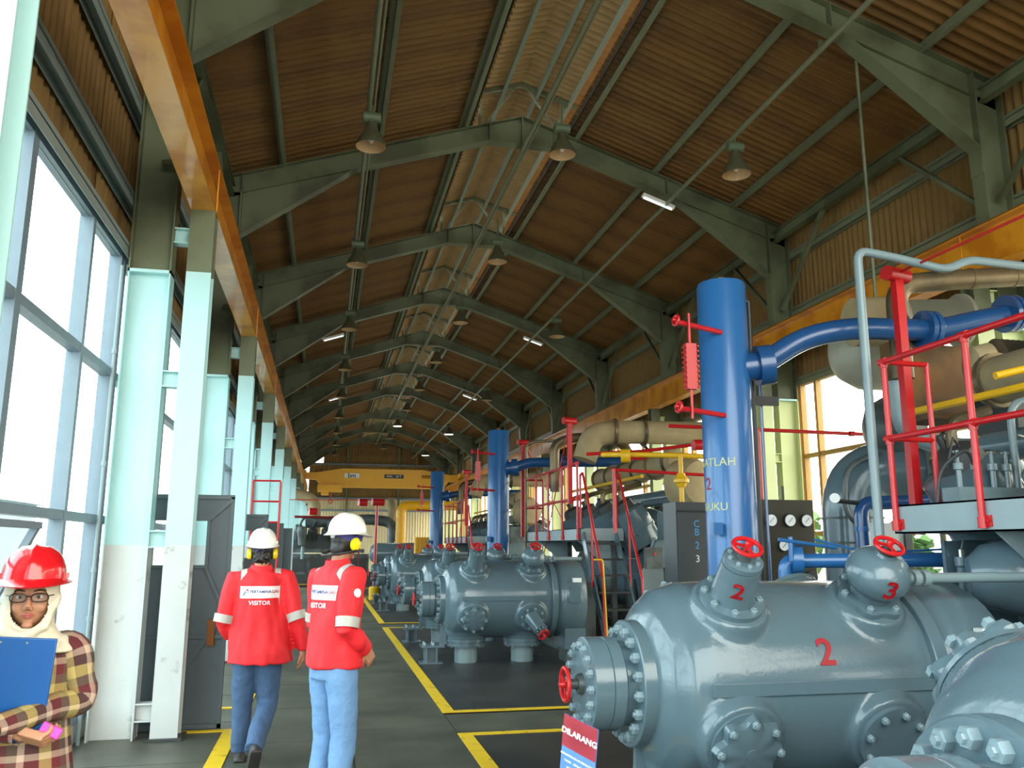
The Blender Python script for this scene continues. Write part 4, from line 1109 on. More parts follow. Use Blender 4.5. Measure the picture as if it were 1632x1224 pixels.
MB().bx(-1.9, -.2, -.95, -.85, .1, .12).build('yellow_strip', M_LINE, T, smooth=False)
for k in range(4): MB().bx(-1.75+.8*k, -1.1+.8*k, -.73, -.69, .62, 1.15).build('side_cover', M_DARK, T)
T = thing('grey_pipe_arch', 'wide dark grey pipe arching above the far engine', 'pipe', (1.0, 36.0, 0))
MB().tube(bend([(-1.8, 0, 2.55), (.9, 0, 2.72), (1.75, 0, 2.60), (1.8, -.4, 1.5)], .5, 8), .22, 18).build('pipe', M_MACHD, T)
T = thing('horizontal_vessel', 'grey horizontal vessel lying at the far end behind the far compressors', 'tank', (2.6, 32.5, 1.35))
MB().lathe([(-.95, .0), (-.9, .25), (-.75, .38), (.9, .40), (1.0, .40), (1.0, .1)], (0, 0, 0), (1, 0, 0), 28).build('shell', M_MACH, T)
for x in (-.6, .7): MB().bx(x-.08, x+.08, -.25, .25, -1.35, -.3).build('saddle', M_MACHD, T)
MB().bx(.1, .3, -.42, -.39, .08, .2).build('nameplate', M_EXH, T)
T = thing('yellow_duct', 'yellow duct turning down beside the farthest blue tank', 'duct', (3.1, 35.0, 0))
MB().tube(bend([(-.1, 0, 0), (-.1, 0, 3.25), (2.3, 0, 3.28)], .35, 7), .20, 20).build('duct', M_CRANEB, T)
MB().lathe([(-.05, .24), (.05, .24)], (-.1, 0, 1.75), (0, 0, 1), 20).build('flange', M_CRANEB, T)
T = thing('beige_duct', 'beige bent duct next to the yellow duct at the far end', 'duct', (2.75, 36.3, 0))
MB().tube(bend([(0, 0, 1.4), (0, 0, 3.4), (0, .9, 3.5)], .35, 6), .20, 18).build('duct', M_INSUL, T)
T = thing('beige_duct', 'beige bent exhaust duct behind the left crane columns far down the hall', 'duct', (-.75, 37.2, 0))
MB().tube(bend([(.3, 0, 2.0), (.3, 0, 3.6), (-1.0, 0, 3.9)], .5, 6), .24, 18).build('duct', M_INSUL, T)
T = thing('yellow_cabinet', 'yellow ribbed cabinet left of the farthest blue tank', 'cabinet', (3.05, 27.8, 0))
MB().bx(-.2, .3, -.2, .2, 0, 1.9).build('body', M_CRANEB, T)
for k in range(4): MB().bx(-.18+.12*k, -.12+.12*k, -.23, -.2, .1, 1.85).build('rib', M_CRANEB, T)
MB().bx(.1, .5, -.26, -.24, 1.62, 1.8).build('label_plate', mat('label_orange', (222, 160, 60), .5), T)
T = thing('red_mast', 'slim red post in the aisle end with a red drum on top', 'post', (1.62, 28.5, 0), 'red masts carrying the pull wire')
MB().tube([(0, 0, 0), (.03, 0, 3.0)], .045, 8).build('post', M_RED, T)
MB().lathe([(-.2, .12), (.2, .12)], (.05, 0, 3.05), (1, .3, 0), 14).build('drum', M_RED, T)
MB().lathe([(-.14, .12), (.14, .12)], (-.45, 0, 3.03), (1, .3, 0), 14).build('drum', M_RED, T)
MB().tube([(0.03, 0, 3.12), (-3.0, .6, 3.12)], .015, 6).build('pull_wire', M_RED, T)
T = thing('red_pipe_run', 'dark red pipe run above the far engine with a drum', 'pipe', (-1.2, 34.5, 2.75))
MB().tube([(-.3, 0, 0), (2.6, 0, -.05)], .05, 8).build('pipe', mat('dark_red', (120, 26, 30), .4), T)
MB().lathe([(-.15, .14), (.15, .14)], (.7, -.1, .2), (1, .2, 0), 14).build('drum', M_RED, T)
MB().bx(2.5, 2.56, -.03, .03, -2.75, .1).build('post', MATS['dark_red'], T)
for k, x in enumerate((1.55, 1.85)):
    T = thing('drip_pot', 'small %s pot with red valve beside the far compressor pair' % ('yellow' if k == 0 else 'grey'), 'valve', (x, 26.9+.1*k, 0))
    MB().lathe([(0, .16), (.35, .17), (.4, .12)], n=18).build('pot', M_YEL if k == 0 else M_GPIPE, T)
    MB().tube([(0, 0, .38), (0, 0, .62)], .03, 8).build('stem', M_BLUED, T)
    wheel(T, (0, 0, .64), (0, -.4, 1), .08)
T = thing('red_ladder', 'red tubular guard frame behind the left crane columns', 'rail', (-1.15, 17.2, 0))
for x in (-.26, .26): MB().tube([(x, 0, 0), (x, 0, 2.85)], .022, 8).build('upright', M_RED, T)
for z in (2.06, 2.46, 2.86): MB().tube([(-.26, 0, z), (.26, 0, z)], .018, 8).build('rung', M_RED, T)
# downpipe along the left window edge
T = thing('downpipe', 'thin grey pipe strapped beside the first left column', 'pipe', (-1.90, 7.9, 0))
MB().tube([(0, 0, 0), (0, 0, 4.1)], .016, 8).build('pipe', M_GPIPE, T)
for z in (.5, 1.0, 1.4, 2.3, 3.3): MB().lathe([(-.02, .024), (.02, .024)], (0, 0, z), (0, 0, 1), 8).build('coupling', M_GPIPE, T)

T = thing('heat_shield', 'rust-brown sheet metal heat shield behind the yellow slanting pipe at the right edge', 'shield', (5.62, 6.75, 3.12))
MB().bx(-.42, -.30, -.1, .3, -.28, .42).build('side_panel', M_RUSTP := mat('rusty_sheet', (122, 84, 40), .7, var=.35, rgb2=(84, 64, 42)), T, smooth=False)
MB().bx(-.28, .9, .1, .14, -.30, .40).build('back_panel', M_RUSTP, T, smooth=False)
MB().bx(-.28, .95, -.15, .3, -.36, -.31).build('shelf', M_RUSTP, T, smooth=False)
T = thing('turbocharger', 'bare ribbed turbocharger under the blue flange at the right edge', 'turbocharger', (5.75, 6.25, 3.2))
pr = []
for k in range(9): pr += [(.05*k, .20-.006*k), (.05*k+.02, .235-.006*k), (.05*k+.04, .20-.006*k)]
MB().lathe([(-.06, .02), (-.05, .14)] + pr + [(.5, .1)], (0, 0, 0), (1, -.25, .05), 30).build('ribbed_casing', M_EXH, T)
MB().lathe([(-.25, .06), (-.2, .17), (-.05, .20)], (0, 0, 0), (1, -.25, .05), 30).build('inlet_cone', M_INSUL, T)
MB().bx(-.05, .55, -.25, .25, -.6, -.22).build('saddle', M_DARK, T)
T = thing('valve_cluster', 'cluster of small grey valves and tubing on the nearest walkway behind the red rails', 'valve', (4.55, 5.15, 1.90))
MB().bx(-.25, .30, -.05, .12, 0, .12).build('manifold_block', M_GPIPE, T)
for k, x in enumerate((-.2, -.06, .08, .2)):
    MB().lathe([(0, .018), (.12, .018), (.125, .032), (.17, .032), (.175, .012), (.26, .012)], (x, 0, .12), (0, 0, 1), 10).build('valve_body', M_GPIPE, T)
    MB().tube([(x-.03, 0, .37), (x+.03, 0, .37)], .008, 6).build('tee_handle', M_CHROME, T)
MB().tube(bend([(-.06, 0, .25), (-.15, -.05, .4), (-.35, 0, .25), (-.4, 0, -.02)], .1, 4), .014, 8).build('hose', M_DARK, T)
MB().tube(bend([(.30, .02, .05), (.30, .02, .75), (.65, .05, .80)], .15, 6), .026, 10).build('pipe', M_GPIPE, T)
MB().tube(bend([(.32, 0, .50), (.5, 0, .46), (.62, .05, .30)], .06, 4), .014, 8).build('tube', M_CHROME, T)

# ================================================================== PEOPLE
from mathutils import noise
from mathutils.bvhtree import BVHTree
M_SKIN = mat('skin', (176, 122, 92), .5, var=.06, scale=9)
M_SKINW = mat('skin_woman', (182, 130, 100), .5, var=.05, scale=9)
M_JACK = mat('jacket_red', (226, 30, 40), .7, var=.06, scale=5, bump=.25, bscale=14)
M_JEAN = mat('jeans_faded', (104, 142, 184), .8, var=.14, scale=7, bump=.3, bscale=40)
M_JEAND = mat('jeans_dark', (62, 88, 122), .8, var=.22, scale=7, bump=.3, bscale=40)
M_REFL = mat('reflective_tape', (176, 172, 164), .4, var=.04)
M_HAIR = mat('hair_black', (26, 22, 20), .5, var=.3, scale=30)
M_HATW = mat('helmet_white', (236, 236, 228), .3, var=.02, coat=.3)
M_HATR = mat('helmet_red', (214, 24, 34), .18, var=.03, coat=.5)
M_SUSP = mat('helmet_band_blue', (46, 44, 120), .5)
M_MUFF = mat('muff_yellow', (238, 212, 20), .3, var=.03)
M_SHOE = mat('boot_dark', (52, 50, 50), .55, var=.2)
M_HIJAB = mat('hijab_cream', (214, 206, 184), .8, var=.05, bump=.2, bscale=12)
M_PINK = mat('phone_pink', (240, 60, 170), .25)
M_CLIP = mat('clipboard_blue', (20, 82, 150), .3, var=.04)
M_PATCH = mat('patch_white', (240, 238, 240), .6)

def plaid():
    m = bpy.data.materials.new('plaid_shirt'); m.use_nodes = True
    nt = m.node_tree; b = nt.nodes['Principled BSDF']; b.inputs['Roughness'].default_value = .85
    uv = nt.nodes.new('ShaderNodeUVMap'); sp = nt.nodes.new('ShaderNodeSeparateXYZ'); nt.links.new(uv.outputs[0], sp.inputs[0])
    def ramp(sock, cols):
        f = nt.nodes.new('ShaderNodeMath'); f.operation = 'FRACT'; nt.links.new(sock, f.inputs[0])
        r = nt.nodes.new('ShaderNodeValToRGB'); r.color_ramp.interpolation = 'CONSTANT'
        e = r.color_ramp.elements
        while len(e) < len(cols): e.new(.5)
        for k, (p, c) in enumerate(cols): e[k].position = p; e[k].color = lin(c) + (1,)
        nt.links.new(f.outputs[0], r.inputs[0]); return r.outputs[0]
    A = ramp(sp.outputs[0], [(0, (176, 156, 96)), (.24, (100, 34, 42)), (.44, (84, 76, 64)), (.62, (190, 164, 146)), (.74, (72, 28, 34))])
    B = ramp(sp.outputs[1], [(0, (186, 168, 96)), (.22, (96, 86, 70)), (.42, (104, 32, 40)), (.64, (186, 160, 142)), (.78, (70, 50, 46))])
    mx = nt.nodes.new('ShaderNodeMix'); mx.data_type = 'RGBA'; mx.inputs[0].default_value = .5
    nt.links.new(A, mx.inputs[6]); nt.links.new(B, mx.inputs[7]); nt.links.new(mx.outputs[2], b.inputs['Base Color'])
    return m
M_PLAID = plaid()

def rings(mb, L, n=28):
    vs = []; fs = []
    for (cx, cy, z, rx, ry) in L:
        for j in range(n):
            a = 2*PI*j/n; vs.append((cx+rx*math.cos(a), cy+ry*math.sin(a), z))
    for i in range(len(L)-1):
        for j in range(n):
            p = i*n+j; q = i*n+(j+1) % n; fs.append((p, q, q+n, p+n))
    fs.append(tuple(range(n-1, -1, -1))); fs.append(tuple((len(L)-1)*n+j for j in range(n)))
    mb.add(vs, fs)
def hand(mb, w, d, n, s, curl=.45, spread=0.0):
    """w wrist, d finger direction, n palm normal (fingers curl towards it), s thumb side"""
    w = V(w); d = V(d).normalized(); n = V(n); n = (n-d*n.dot(d)).normalized(); u = d.cross(n).normalized()*s
    mb.tube([w-d*.02, w+d*.01], .025, 10)
    mb.bar(w-d*.0, w+d*.085, .074, .030, n)
    mb.sph(w+d*.05, .035, .035, .02, 10, 6) if 0 else None
    for i in range(4):
        L = (.068, .078, .073, .057)[i]; off = (1.5-i)*.0205
        p = w+d*(.080-.004*abs(i-1.2))+u*off; pts = [w+d*.05+u*off*.9, p]; a = 0
        for f in (.44, .31, .25):
            a += curl; dr = d*math.cos(a)+n*math.sin(a); p = p+dr*L*f; pts.append(p)
        mb.tube(pts, [.009, .0092, .0088, .0080, .0062], 9)
    b = w+d*.018+u*.028
    t1 = (d*.75+u*.62+n*.25).normalized(); t2 = (d*.95+u*.1+n*.35).normalized()
    mb.tube([w+d*.01+u*.01, b, b+t1*.038, b+t1*.038+t2*.03, b+t1*.038+t2*.052], [.013, .0125, .0105, .0095, .007], 9)
def head(mb, c, yaw=0, pitch=0, fem=False):
    """skull, jaw, nose, lips, ears; face towards +y"""
    c = V(c); h = MB(); h.sph((0, 0, 0), .074, .092, .112, 28, 20)
    out = []
    for p in h.v:
        x, y, z = p
        t = max(0, -z/.112)
        x *= 1-.30*t*t; y = y*(1-.10*t) + .012*t if y > 0 else y*(1-.28*t)
        if y > .05: y -= (y-.05)*.18
        out.append((x, y, z))
    h.v = out
    h.tube([(0, .080, .012), (0, .094, -.012), (0, .103, -.030)], [.008, .010, .0125], 8)
    for sx in (-1, 1):
        h.sph((sx*.010, .093, -.034), .0085, .010, .007, 8, 6)
        h.sph((sx*.078, -.005, -.008), .009, .020, .030, 8, 8)
        h.sph((sx*.034, .060, -.030), .022, .02, .022, 10, 8)
        h.tube([(sx*.014, .082, .026), (sx*.045, .072, .026)], .0065, 6)
    h.sph((0, .066, -.094), .020, .014, .014, 10, 8)
    M = Matrix.Rotation(math.radians(yaw), 4, 'Z') @ Matrix.Rotation(math.radians(pitch), 4, 'X')
    h.v = [tuple(c + (M @ V(p))) for p in h.v]
    mb.add(h.v, h.f); return Matrix.Translation(c) @ M
def fold(me, amp, sc=(9, 9, 3.5), seed=0):
    me.update(); ns = [0.0]*(3*len(me.vertices)); me.vertices.foreach_get('normal', ns); out = []
    for i, v in enumerate(me.vertices):
        p = v.co; q = V((p.x*sc[0]+seed, p.y*sc[1], p.z*sc[2])); n = V(ns[3*i:3*i+3])
        out.extend(p + n*(noise.noise(q)*amp + noise.noise(q*2.3)*amp*.45))
    me.vertices.foreach_set('co', out); me.update()
def finish(name, me, m, T, label=None):
    me.name = name; me.materials.clear(); me.materials.append(m)
    me.polygons.foreach_set('use_smooth', [True]*len(me.polygons))
    o = bpy.data.objects.new(name, me); COL.objects.link(o); o.parent = T
    if label: o['label'] = label
    return o
def band(T, p0, p1, r0, r1, name='reflective_band', m=None):
    return MB().tube([p0, p1], [r0, r1], 24, cap=False).build(name, m or M_REFL, T)
def grid(x0, x1, z0, z1, y, nx=16, nz=10):
    vs = [(x0+(x1-x0)*i/nx, y, z0+(z1-z0)*j/nz) for j in range(nz+1) for i in range(nx+1)]
    fs = [(j*(nx+1)+i, j*(nx+1)+i+1, (j+1)*(nx+1)+i+1, (j+1)*(nx+1)+i) for j in range(nz) for i in range(nx)]
    return vs, fs
def drape(me, tree, d, off):
    d = V(d); hits = [tree.ray_cast(v.co, d)[0] for v in me.vertices]
    good = [h for h in hits if h is not None]
    for v, h in zip(me.vertices, hits):
        if h is None and good: h = min(good, key=lambda g: (g-v.co-d*(g-v.co).dot(d)).length)
        if h is not None: v.co = h - d*off
def tree_of(me): return BVHTree.FromPolygons([v.co.copy() for v in me.vertices], [tuple(p.vertices) for p in me.polygons])
def helmet(T, M, m, brim_front=.035, red=False, name='helmet'):
    mb = MB(); n = 40; k = 14; vs = []; fs = []
    prof = [(-.004, 1.20, 1), (.0, 1.21, 1), (.006, 1.10, 1), (.012, 1.0, 0)]
    for i in range(k+4):
        if i < 4: z, s, bf = prof[i]; lv = 1.0
        else:
            a = (i-3)/(k)*PI/2*.995; z = .012+.118*math.sin(a); s = math.cos(a)**.72; bf = 0
        for j in range(n):
            t = 2*PI*j/n; x = math.cos(t); y = math.sin(t)
            fr = max(0, y)**3*brim_front*bf
            rx = .106*s; ry = .134*s
            xx = x*rx; yy = y*ry + fr
            zz = z
            if bf: zz -= .012*abs(y)**1.5*bf
            if i >= 5:
                rg = max(0, 1-abs(xx)/.014)*.0065 + max(0, 1-abs(abs(xx)-.045)/.010)*.0035
                zz += rg
            vs.append((xx, yy, zz))
    for i in range(k+3):
        for j in range(n):
            p = i*n+j; q = i*n+(j+1) % n; fs.append((p, q, q+n, p+n))
    fs.append(tuple((k+3)*n+j for j in range(n)))
    mb.add(vs, fs)
    mb.v = [tuple(M @ V(p)) for p in mb.v]
    h = mb.build(name, m, T, ang=50)
    sol = h.modifiers.new('s', 'SOLIDIFY'); sol.thickness = .003
    b = MB(); b.lathe([(-.045, .086), (-.008, .092)], n=32, cap=False); b.v = [tuple(M @ V((p[0], p[1]*1.2, p[2]))) for p in b.v]
    if not red: b.build('head_band', M_SUSP, h)
    for sx in (-1, 1):
        e = MB().bx(-.01, .01, -.014, .014, 0, .02); e.v = [tuple(M @ V((p[0]+sx*.104, p[1]+.0, p[2]+.012))) for p in e.v]
        e.build('side_slot', m, h)
    return h
def muffs(T, M, dy=-.0, z=-.022, neck=True, down=0):
    t = MB()
    for sx in (-1, 1):
        mb = MB(); mb.lathe([(0, .026), (.006, .033), (.024, .034), (.036, .026), (.04, .0)], (0, 0, 0), (sx, 0, 0), 20)
        mb.v = [tuple(M @ V((p[0]+sx*.078, p[1]+dy, p[2]*1.25+z))) for p in mb.v]
        mb.build('ear_muff', M_MUFF, T)
        mb = MB(); mb.lathe([(-.008, .030), (.004, .034)], (0, 0, 0), (sx, 0, 0), 18); mb.v = [tuple(M @ V((p[0]+sx*.076, p[1]+dy, p[2]*1.25+z))) for p in mb.v]
        mb.build('muff_seal', M_BLACK, T)
    if neck:
        pts = []
        for i in range(17):
            a = PI*(i/16); pts.append(M @ V((.118*math.cos(a), dy-.150*math.sin(a), z-.040-.048*math.sin(a))))
        MB().tube(pts, .0085, 8).build('neck_band', M_BLACK, T)
def shoe(T, p, heel_pitch, rz=0, m=None):
    """p ankle point"""
    mb = MB(); rings(mb, [(0, .0, -.085, .042, .065), (0, .01, -.06, .044, .07), (0, .0, -.02, .042, .055), (0, -.005, .06, .05, .055)], 18)
    mb.tube([(0, .0, -.055), (0, .09, -.055), (0, .165, -.062), (0, .185, -.07)], [.042, .044, .040, .022], 14)
    mb.bx(-.042, .042, -.065, .19, -.10, -.085)
    M = Matrix.Translation(V(p)) @ Matrix.Rotation(rz, 4, 'Z') @ Matrix.Rotation(heel_pitch, 4, 'X')
    mb.v = [tuple(M @ V(q)) for q in mb.v]
    me = remeshed(mb, .008, 3); return finish('boot', me, m or M_SHOE, T)

def worker(name, label, loc, rz, J, jeans, hem, seed):
    T = thing(name, label, 'person', loc, None, rz)
    b = MB()
    shz, hz = J['shz'], J['hz']; lean = J.get('lean', 0)
    rings(b, [(0, 0, hz-.10, .13, .09), (0, 0, hz, .15, .10), (0, lean*.3, hz+.15, .135, .095), (0, lean*.6, hz+.3, .15, .10), (0, lean*.9, shz-.06, .165, .10), (0, lean, shz+.0, .12, .075), (0, lean, shz+.05, .06, .06)])
    hc = V(J['head'])
    b.tube([(0, lean-.01, shz+.0), (hc.x, hc.y-.02, hc.z-.04)], .055, 14)
    HM = head(b, hc, J.get('yaw', 0), J.get('pitch', 0))
    for s, k in ((-1, 'L'), (1, 'R')):
        S, E_, Wr = V(J['sh'+k]), V(J['el'+k]), V(J['wr'+k])
        b.tube([V((0, lean, shz-.03)), S, S.lerp(E_, .5), E_, E_.lerp(Wr, .3), Wr], [.05, .052, .043, .037, .038, .026], 12)
        hand(b, Wr, J['hd'+k], J['hn'+k], J['hs'+k], J.get('curl', .4))
        H, K, A_ = V(J['hip'+k]), V(J['kn'+k]), V(J['an'+k])
        b.tube([H+V((0, 0, .05)), H, H.lerp(K, .5), K, K.lerp(A_, .35), A_], [.085, .088, .068, .052, .052, .036], 14)
        fd = J['ft'+k]; b.tube([A_, A_+V((0, .02, -.05)), A_+V(fd)*.12+V((0, 0, -.05))], [.036, .035, .022], 10)
    finish('body', remeshed(b, .0055, 3, fac=.4), M_SKIN, T)
    # jacket
    j = MB(); hx, hy, hr = hem['x'], hem.get('y', 0), hem['r']
    rings(j, [(hx, hy, hem['z'], hr, hr*.76), (hx*.9, hy, hem['z']+.08, hr*.97, hr*.76), (hx*.4, lean*.4, hem['z']+.25, hr*.90, .150), (0, lean*.7, shz-.16, .198, .14), (0, lean*.9, shz-.05, .19, .125), (0, lean, shz+.015, .135, .095), (0, lean, shz+.045, .078, .075), (0, lean, shz+.06, .068, .07)], 36)
    for s, k in ((-1, 'L'), (1, 'R')):
        S, E_, Wr = V(J['sh'+k]), V(J['el'+k]), V(J['wr'+k]); d = (Wr-E_).normalized()
        j.tube([V((s*.06, lean, shz-.02)), S+V((0, 0, .004)), S.lerp(E_, .35), S.lerp(E_, .7), E_, E_.lerp(Wr, .35), Wr-d*.01], [.065, .078, .074, .068, .064, .062, .052], 18)
    me = remeshed(j, .009, 5); fold(me, .02, (8, 8, 3.0), seed); JK = finish('jacket', me, M_JACK, T)
    tr = tree_of(me)
    c = MB(); c.lathe([(.02, .084), (.075, .070), (.079, .073), (.02, .092)], (0, lean, shz), (0, -.15, 1), 28, cap=False); c.build('collar', M_JACK, JK)
    for s, k in ((-1, 'L'), (1, 'R')):
        S, E_, Wr = V(J['sh'+k]), V(J['el'+k]), V(J['wr'+k])
        t0, t1 = J.get('band', (.78, .98))
        band(JK, S.lerp(E_, t0), S.lerp(E_, t1), .076, .071)
        g = MB(); n = 14
        vs = []
        for i in range(n+1):
            for q in (-.022, .022): vs.append((s*.125+q, lean+.08-.16*i/n, shz+.3))
        g.add(vs, [(2*i, 2*i+1, 2*i+3, 2*i+2) for i in range(n)])
        gm = g.mesh('shoulder_tape', M_REFL); drape(gm, tr, (0, 0, -1), .004); inst('shoulder_tape', gm, parent=JK)
    # back print
    zz = shz-.17
    vs, fs = grid(-.145, .145, zz, zz+.088, -.6, 20, 8); gm = MB().add(vs, fs).mesh('back_patch', M_PATCH); drape(gm, tr, (0, 1, 0), .004)
    P = inst('back_patch', gm, parent=JK)
    def tx(body, size, m, x, z, **k):
        tm = text_mesh(body, size, m, ext=0, **k)
        for v in tm.vertices: v.co = V((v.co.x+x, -.6, v.co.y+z))
        drape(tm, tr, (0, 1, 0), .0065); o = inst('lettering', tm, parent=JK)
    tx('PERTAMINA', .029, M_SUSP, .004, zz+.047, bold=True); tx('GAS', .029, M_REDM, .112, zz+.047, bold=True)
    tx('VISITOR', .042, M_PATCH, 0, zz-.035, bold=True, sp=1.05)
    for poly, m in (([(-.128, .018), (-.115, .018), (-.098, .052), (-.110, .052)], M_BLUE), ([(-.102, .058), (-.088, .050), (-.084, .062), (-.098, .070)], M_REDM), ([(-.096, .040), (-.086, .040), (-.082, .050), (-.092, .050)], M_GPIPE)):
        lm = MB().add([(x, -.6, zz+z) for x, z in poly], [(0, 1, 2, 3)]).mesh('emblem', m); drape(lm, tr, (0, 1, 0), .0065); inst('emblem', lm, parent=JK)
    # sleeve badge
    S, E_ = V(J['shR']), V(J['elR']); c0 = S.lerp(E_, .28)
    bm = MB().lathe([(0, .026), (.0005, .026), (.0006, .020)], c0+V((.3, 0, 0)), (1, 0, 0), 20).mesh('badge', M_PATCH); drape(bm, tr, (-1, 0, 0), .004); inst('badge', bm, parent=JK)
    # jeans
    g = MB(); hz2 = hz
    rings(g, [(hx*.5, 0, hz2-.10, .165, .13), (hx*.5, 0, hz2+.0, .176, .135), (hx*.5, 0, hz2+.12, .150, .108)])
    for k in 'LR':
        H, K, A_ = V(J['hip'+k]), V(J['kn'+k]), V(J['an'+k])
        g.tube([H+V((0, 0, .04)), H+V((0, 0, -.04)), H.lerp(K, .5), K, K.lerp(A_, .4), A_+(A_-K).normalized()*.03], [.098, .102, .092, .078, .074, .066], 20)
    me = remeshed(g, .009, 5); fold(me, .009, (8, 8, 9), seed+3); finish('jeans', me, jeans, T)
    for k in 'LR': shoe(T, J['an'+k], J['pt'+k], J.get('fz'+k, 0))
    # hair, helmet, muffs
    h = MB(); h.sph((0, -.012, .012), .082, .094, .108, 24, 16)
    h.sph((0, -.055, -.05), .062, .045, .062, 16, 10)
    h.v = [tuple(HM @ V(p)) for p in h.v if 1]
    hm = remeshed(h, .007, 2)
    fold(hm, .008*J.get('wild', 1), (50, 50, 50), 1)
    import bmesh
    bm_ = bmesh.new(); bm_.from_mesh(hm); inv = HM.inverted()
    kill = [f for f in bm_.faces if (lambda q: q.y > .035 and q.z < .06)(inv @ f.calc_center_median())]
    bmesh.ops.delete(bm_, geom=kill, context='FACES'); bm_.to_mesh(hm); bm_.free()
    finish('hair', hm, M_HAIR, T)
    hl = helmet(T, HM @ Matrix.Translation((0, 0, .045)) @ Matrix.Rotation(math.radians(J.get('hat', 6)), 4, 'X'), M_HATW)
    kn = MB().lathe([(0, .02), (.012, .018)], (0, -.108, .02), (0, -1, 0), 6); kn.v = [tuple(HM @ V(p)) for p in kn.v]; kn.build('ratchet_knob', M_WHITE, hl)
    em = MB().bx(-.02, .02, 0, .003, 0, .045); em.v = [tuple(HM @ V((p[0], p[1]+.138, p[2]+.08))) for p in em.v]; em.build('front_badge', M_CREAM, hl)
    muffs(T, HM, neck=J.get('neck', True))
    return T

worker('person', 'visitor in red jacket, dark jeans and white helmet walking away next to the left columns', (-.47, 6.95, 0), math.radians(4),
    dict(shz=1.385, hz=.83, head=(.0, .03, 1.565), pitch=-6, hat=10, wild=2.2, neck=False,
         shL=(-.19, 0, 1.345), elL=(-.255, -.03, 1.05), wrL=(-.20, .16, .93), hdL=(.4, .8, -.2), hnL=(.6, -.4, 0), hsL=1,
         shR=(.19, 0, 1.355), elR=(.285, -.06, 1.06), wrR=(.335, .0, .815), hdR=(.10, .12, -1), hnR=(-1, .2, 0), hsR=-1,
         hipL=(-.075, 0, .80), knL=(-.085, .10, .45), anL=(-.085, .16, .105), ftL=(0, 1, 0), ptL=0,
         hipR=(.085, 0, .80), knR=(.10, .06, .43), anR=(.02, -.28, .19), ftR=(0, .8, -.5), ptR=math.radians(-52), fzR=.15,
         band=(.86, 1.06)),
    M_JEAND, dict(x=.035, z=.735, r=.245), 2)
worker('person', 'visitor in red jacket, light blue jeans and white helmet standing in the aisle, turned right', (.085, 5.6, 0), math.radians(-58),
    dict(shz=1.445, hz=.90, head=(.0, .06, 1.635), yaw=6, pitch=-8, hat=6, wild=.3, lean=.01,
         shL=(-.18, 0, 1.405), elL=(-.22, .0, 1.12), wrL=(-.14, .19, 1.02), hdL=(.3, .8, -.4), hnL=(.6, -.4, 0), hsL=1,
         shR=(.18, 0, 1.405), elR=(.225, -.06, 1.11), wrR=(.16, .13, .97), hdR=(-.15, .55, -.8), hnR=(-1, -.2, 0), hsR=-1,
         hipL=(-.09, 0, .86), knL=(-.10, .03, .47), anL=(-.13, -.0, .105), ftL=(0, 1, 0), ptL=0,
         hipR=(.09, 0, .86), knR=(.10, .03, .47), anR=(.12, -.02, .105), ftR=(.2, 1, 0), ptR=0),
    M_JEAN, dict(x=.0, z=.865, r=.205), 9)

# the woman at the left edge
T = thing('person', 'woman in red helmet, cream headscarf, glasses and plaid shirt hugging a blue clipboard', 'person', (-1.035, 3.48, 0), None, math.radians(-172))
b = MB()
rings(b, [(0, 0, .70, .13, .09), (0, 0, .82, .15, .10), (0, 0, .95, .12, .085), (0, 0, 1.10, .13, .09), (0, 0, 1.20, .135, .09), (0, 0, 1.26, .10, .065), (0, 0, 1.30, .05, .05)])
b.tube([(0, -.01, 1.25), (0, 0, 1.38)], .046, 14)
HM = head(b, (0, .02, 1.418), 3, -2, True)
WJ = dict(shL=(-.145, 0, 1.235), elL=(-.185, .03, 1.03+.03), wrL=(.035, .235, 1.01), shR=(.145, 0, 1.235), elR=(.19, .03, 1.03), wrR=(-.035, .175, .975))
hand(b, WJ['wrL'], (.95, .0, .12), (0, -1, -.2), 1, .35)
hand(b, WJ['wrR'], (-.85, .25, -.25), (-.2, -.5, .85), -1, .75)
for k in 'LR':
    S, E_, Wr = V(WJ['sh'+k]), V(WJ['el'+k]), V(WJ['wr'+k])
    b.tube([V((0, 0, 1.22)), S, S.lerp(E_, .5), E_, E_.lerp(Wr, .3), Wr], [.045, .045, .036, .032, .032, .022], 12)
for s in (-1, 1):
    b.tube([(s*.08, 0, .80), (s*.085, 0, .6), (s*.08, .01, .42), (s*.08, -.01, .25), (s*.08, 0, .09)], [.08, .07, .05, .046, .032], 12)
    b.tube([(s*.08, 0, .09), (s*.08, .03, .04), (s*.085, .14, .03)], [.032, .03, .02], 10)
finish('body', remeshed(b, .0050, 3, fac=.35), M_SKINW, T)
# face
for sx in (-1, 1):
    e = MB().sph((sx*.031, .0715, .006), .0125, .0095, .0062, 14, 10); e.v = [tuple(HM @ V(p)) for p in e.v]; o = e.build('eye', mat('eye_white', (228, 222, 214), .2), T)
    e = MB().sph((sx*.029, .0790, .006), .0062, .004, .0065, 12, 8); e.v = [tuple(HM @ V(p)) for p in e.v]; e.build('iris', M_HAIR, o)
    e = MB().tube([(sx*.017, .0815, .010), (sx*.031, .084, .0155), (sx*.045, .078, .009)], [.002, .003, .0018], 6); e.v = [tuple(HM @ V(p)) for p in e.v]; e.build('eyelid', M_SKINW, T)
    e = MB().tube([(sx*.014, .087, .026), (sx*.032, .086, .031), (sx*.050, .076, .026)], [.0018, .0032, .0014], 6); e.v = [tuple(HM @ V(p)) for p in e.v]; e.build('eyebrow', M_HAIR, T)
e = MB(); e.tube([(-.022, .083, -.0565), (-.008, .092, -.053), (0, .0925, -.0545), (.008, .092, -.053), (.022, .083, -.0565)], [.0015, .0045, .004, .0045, .0015], 8); e.tube([(-.020, .083, -.058), (0, .091, -.0625), (.020, .083, -.058)], [.0015, .0058, .0015], 8)
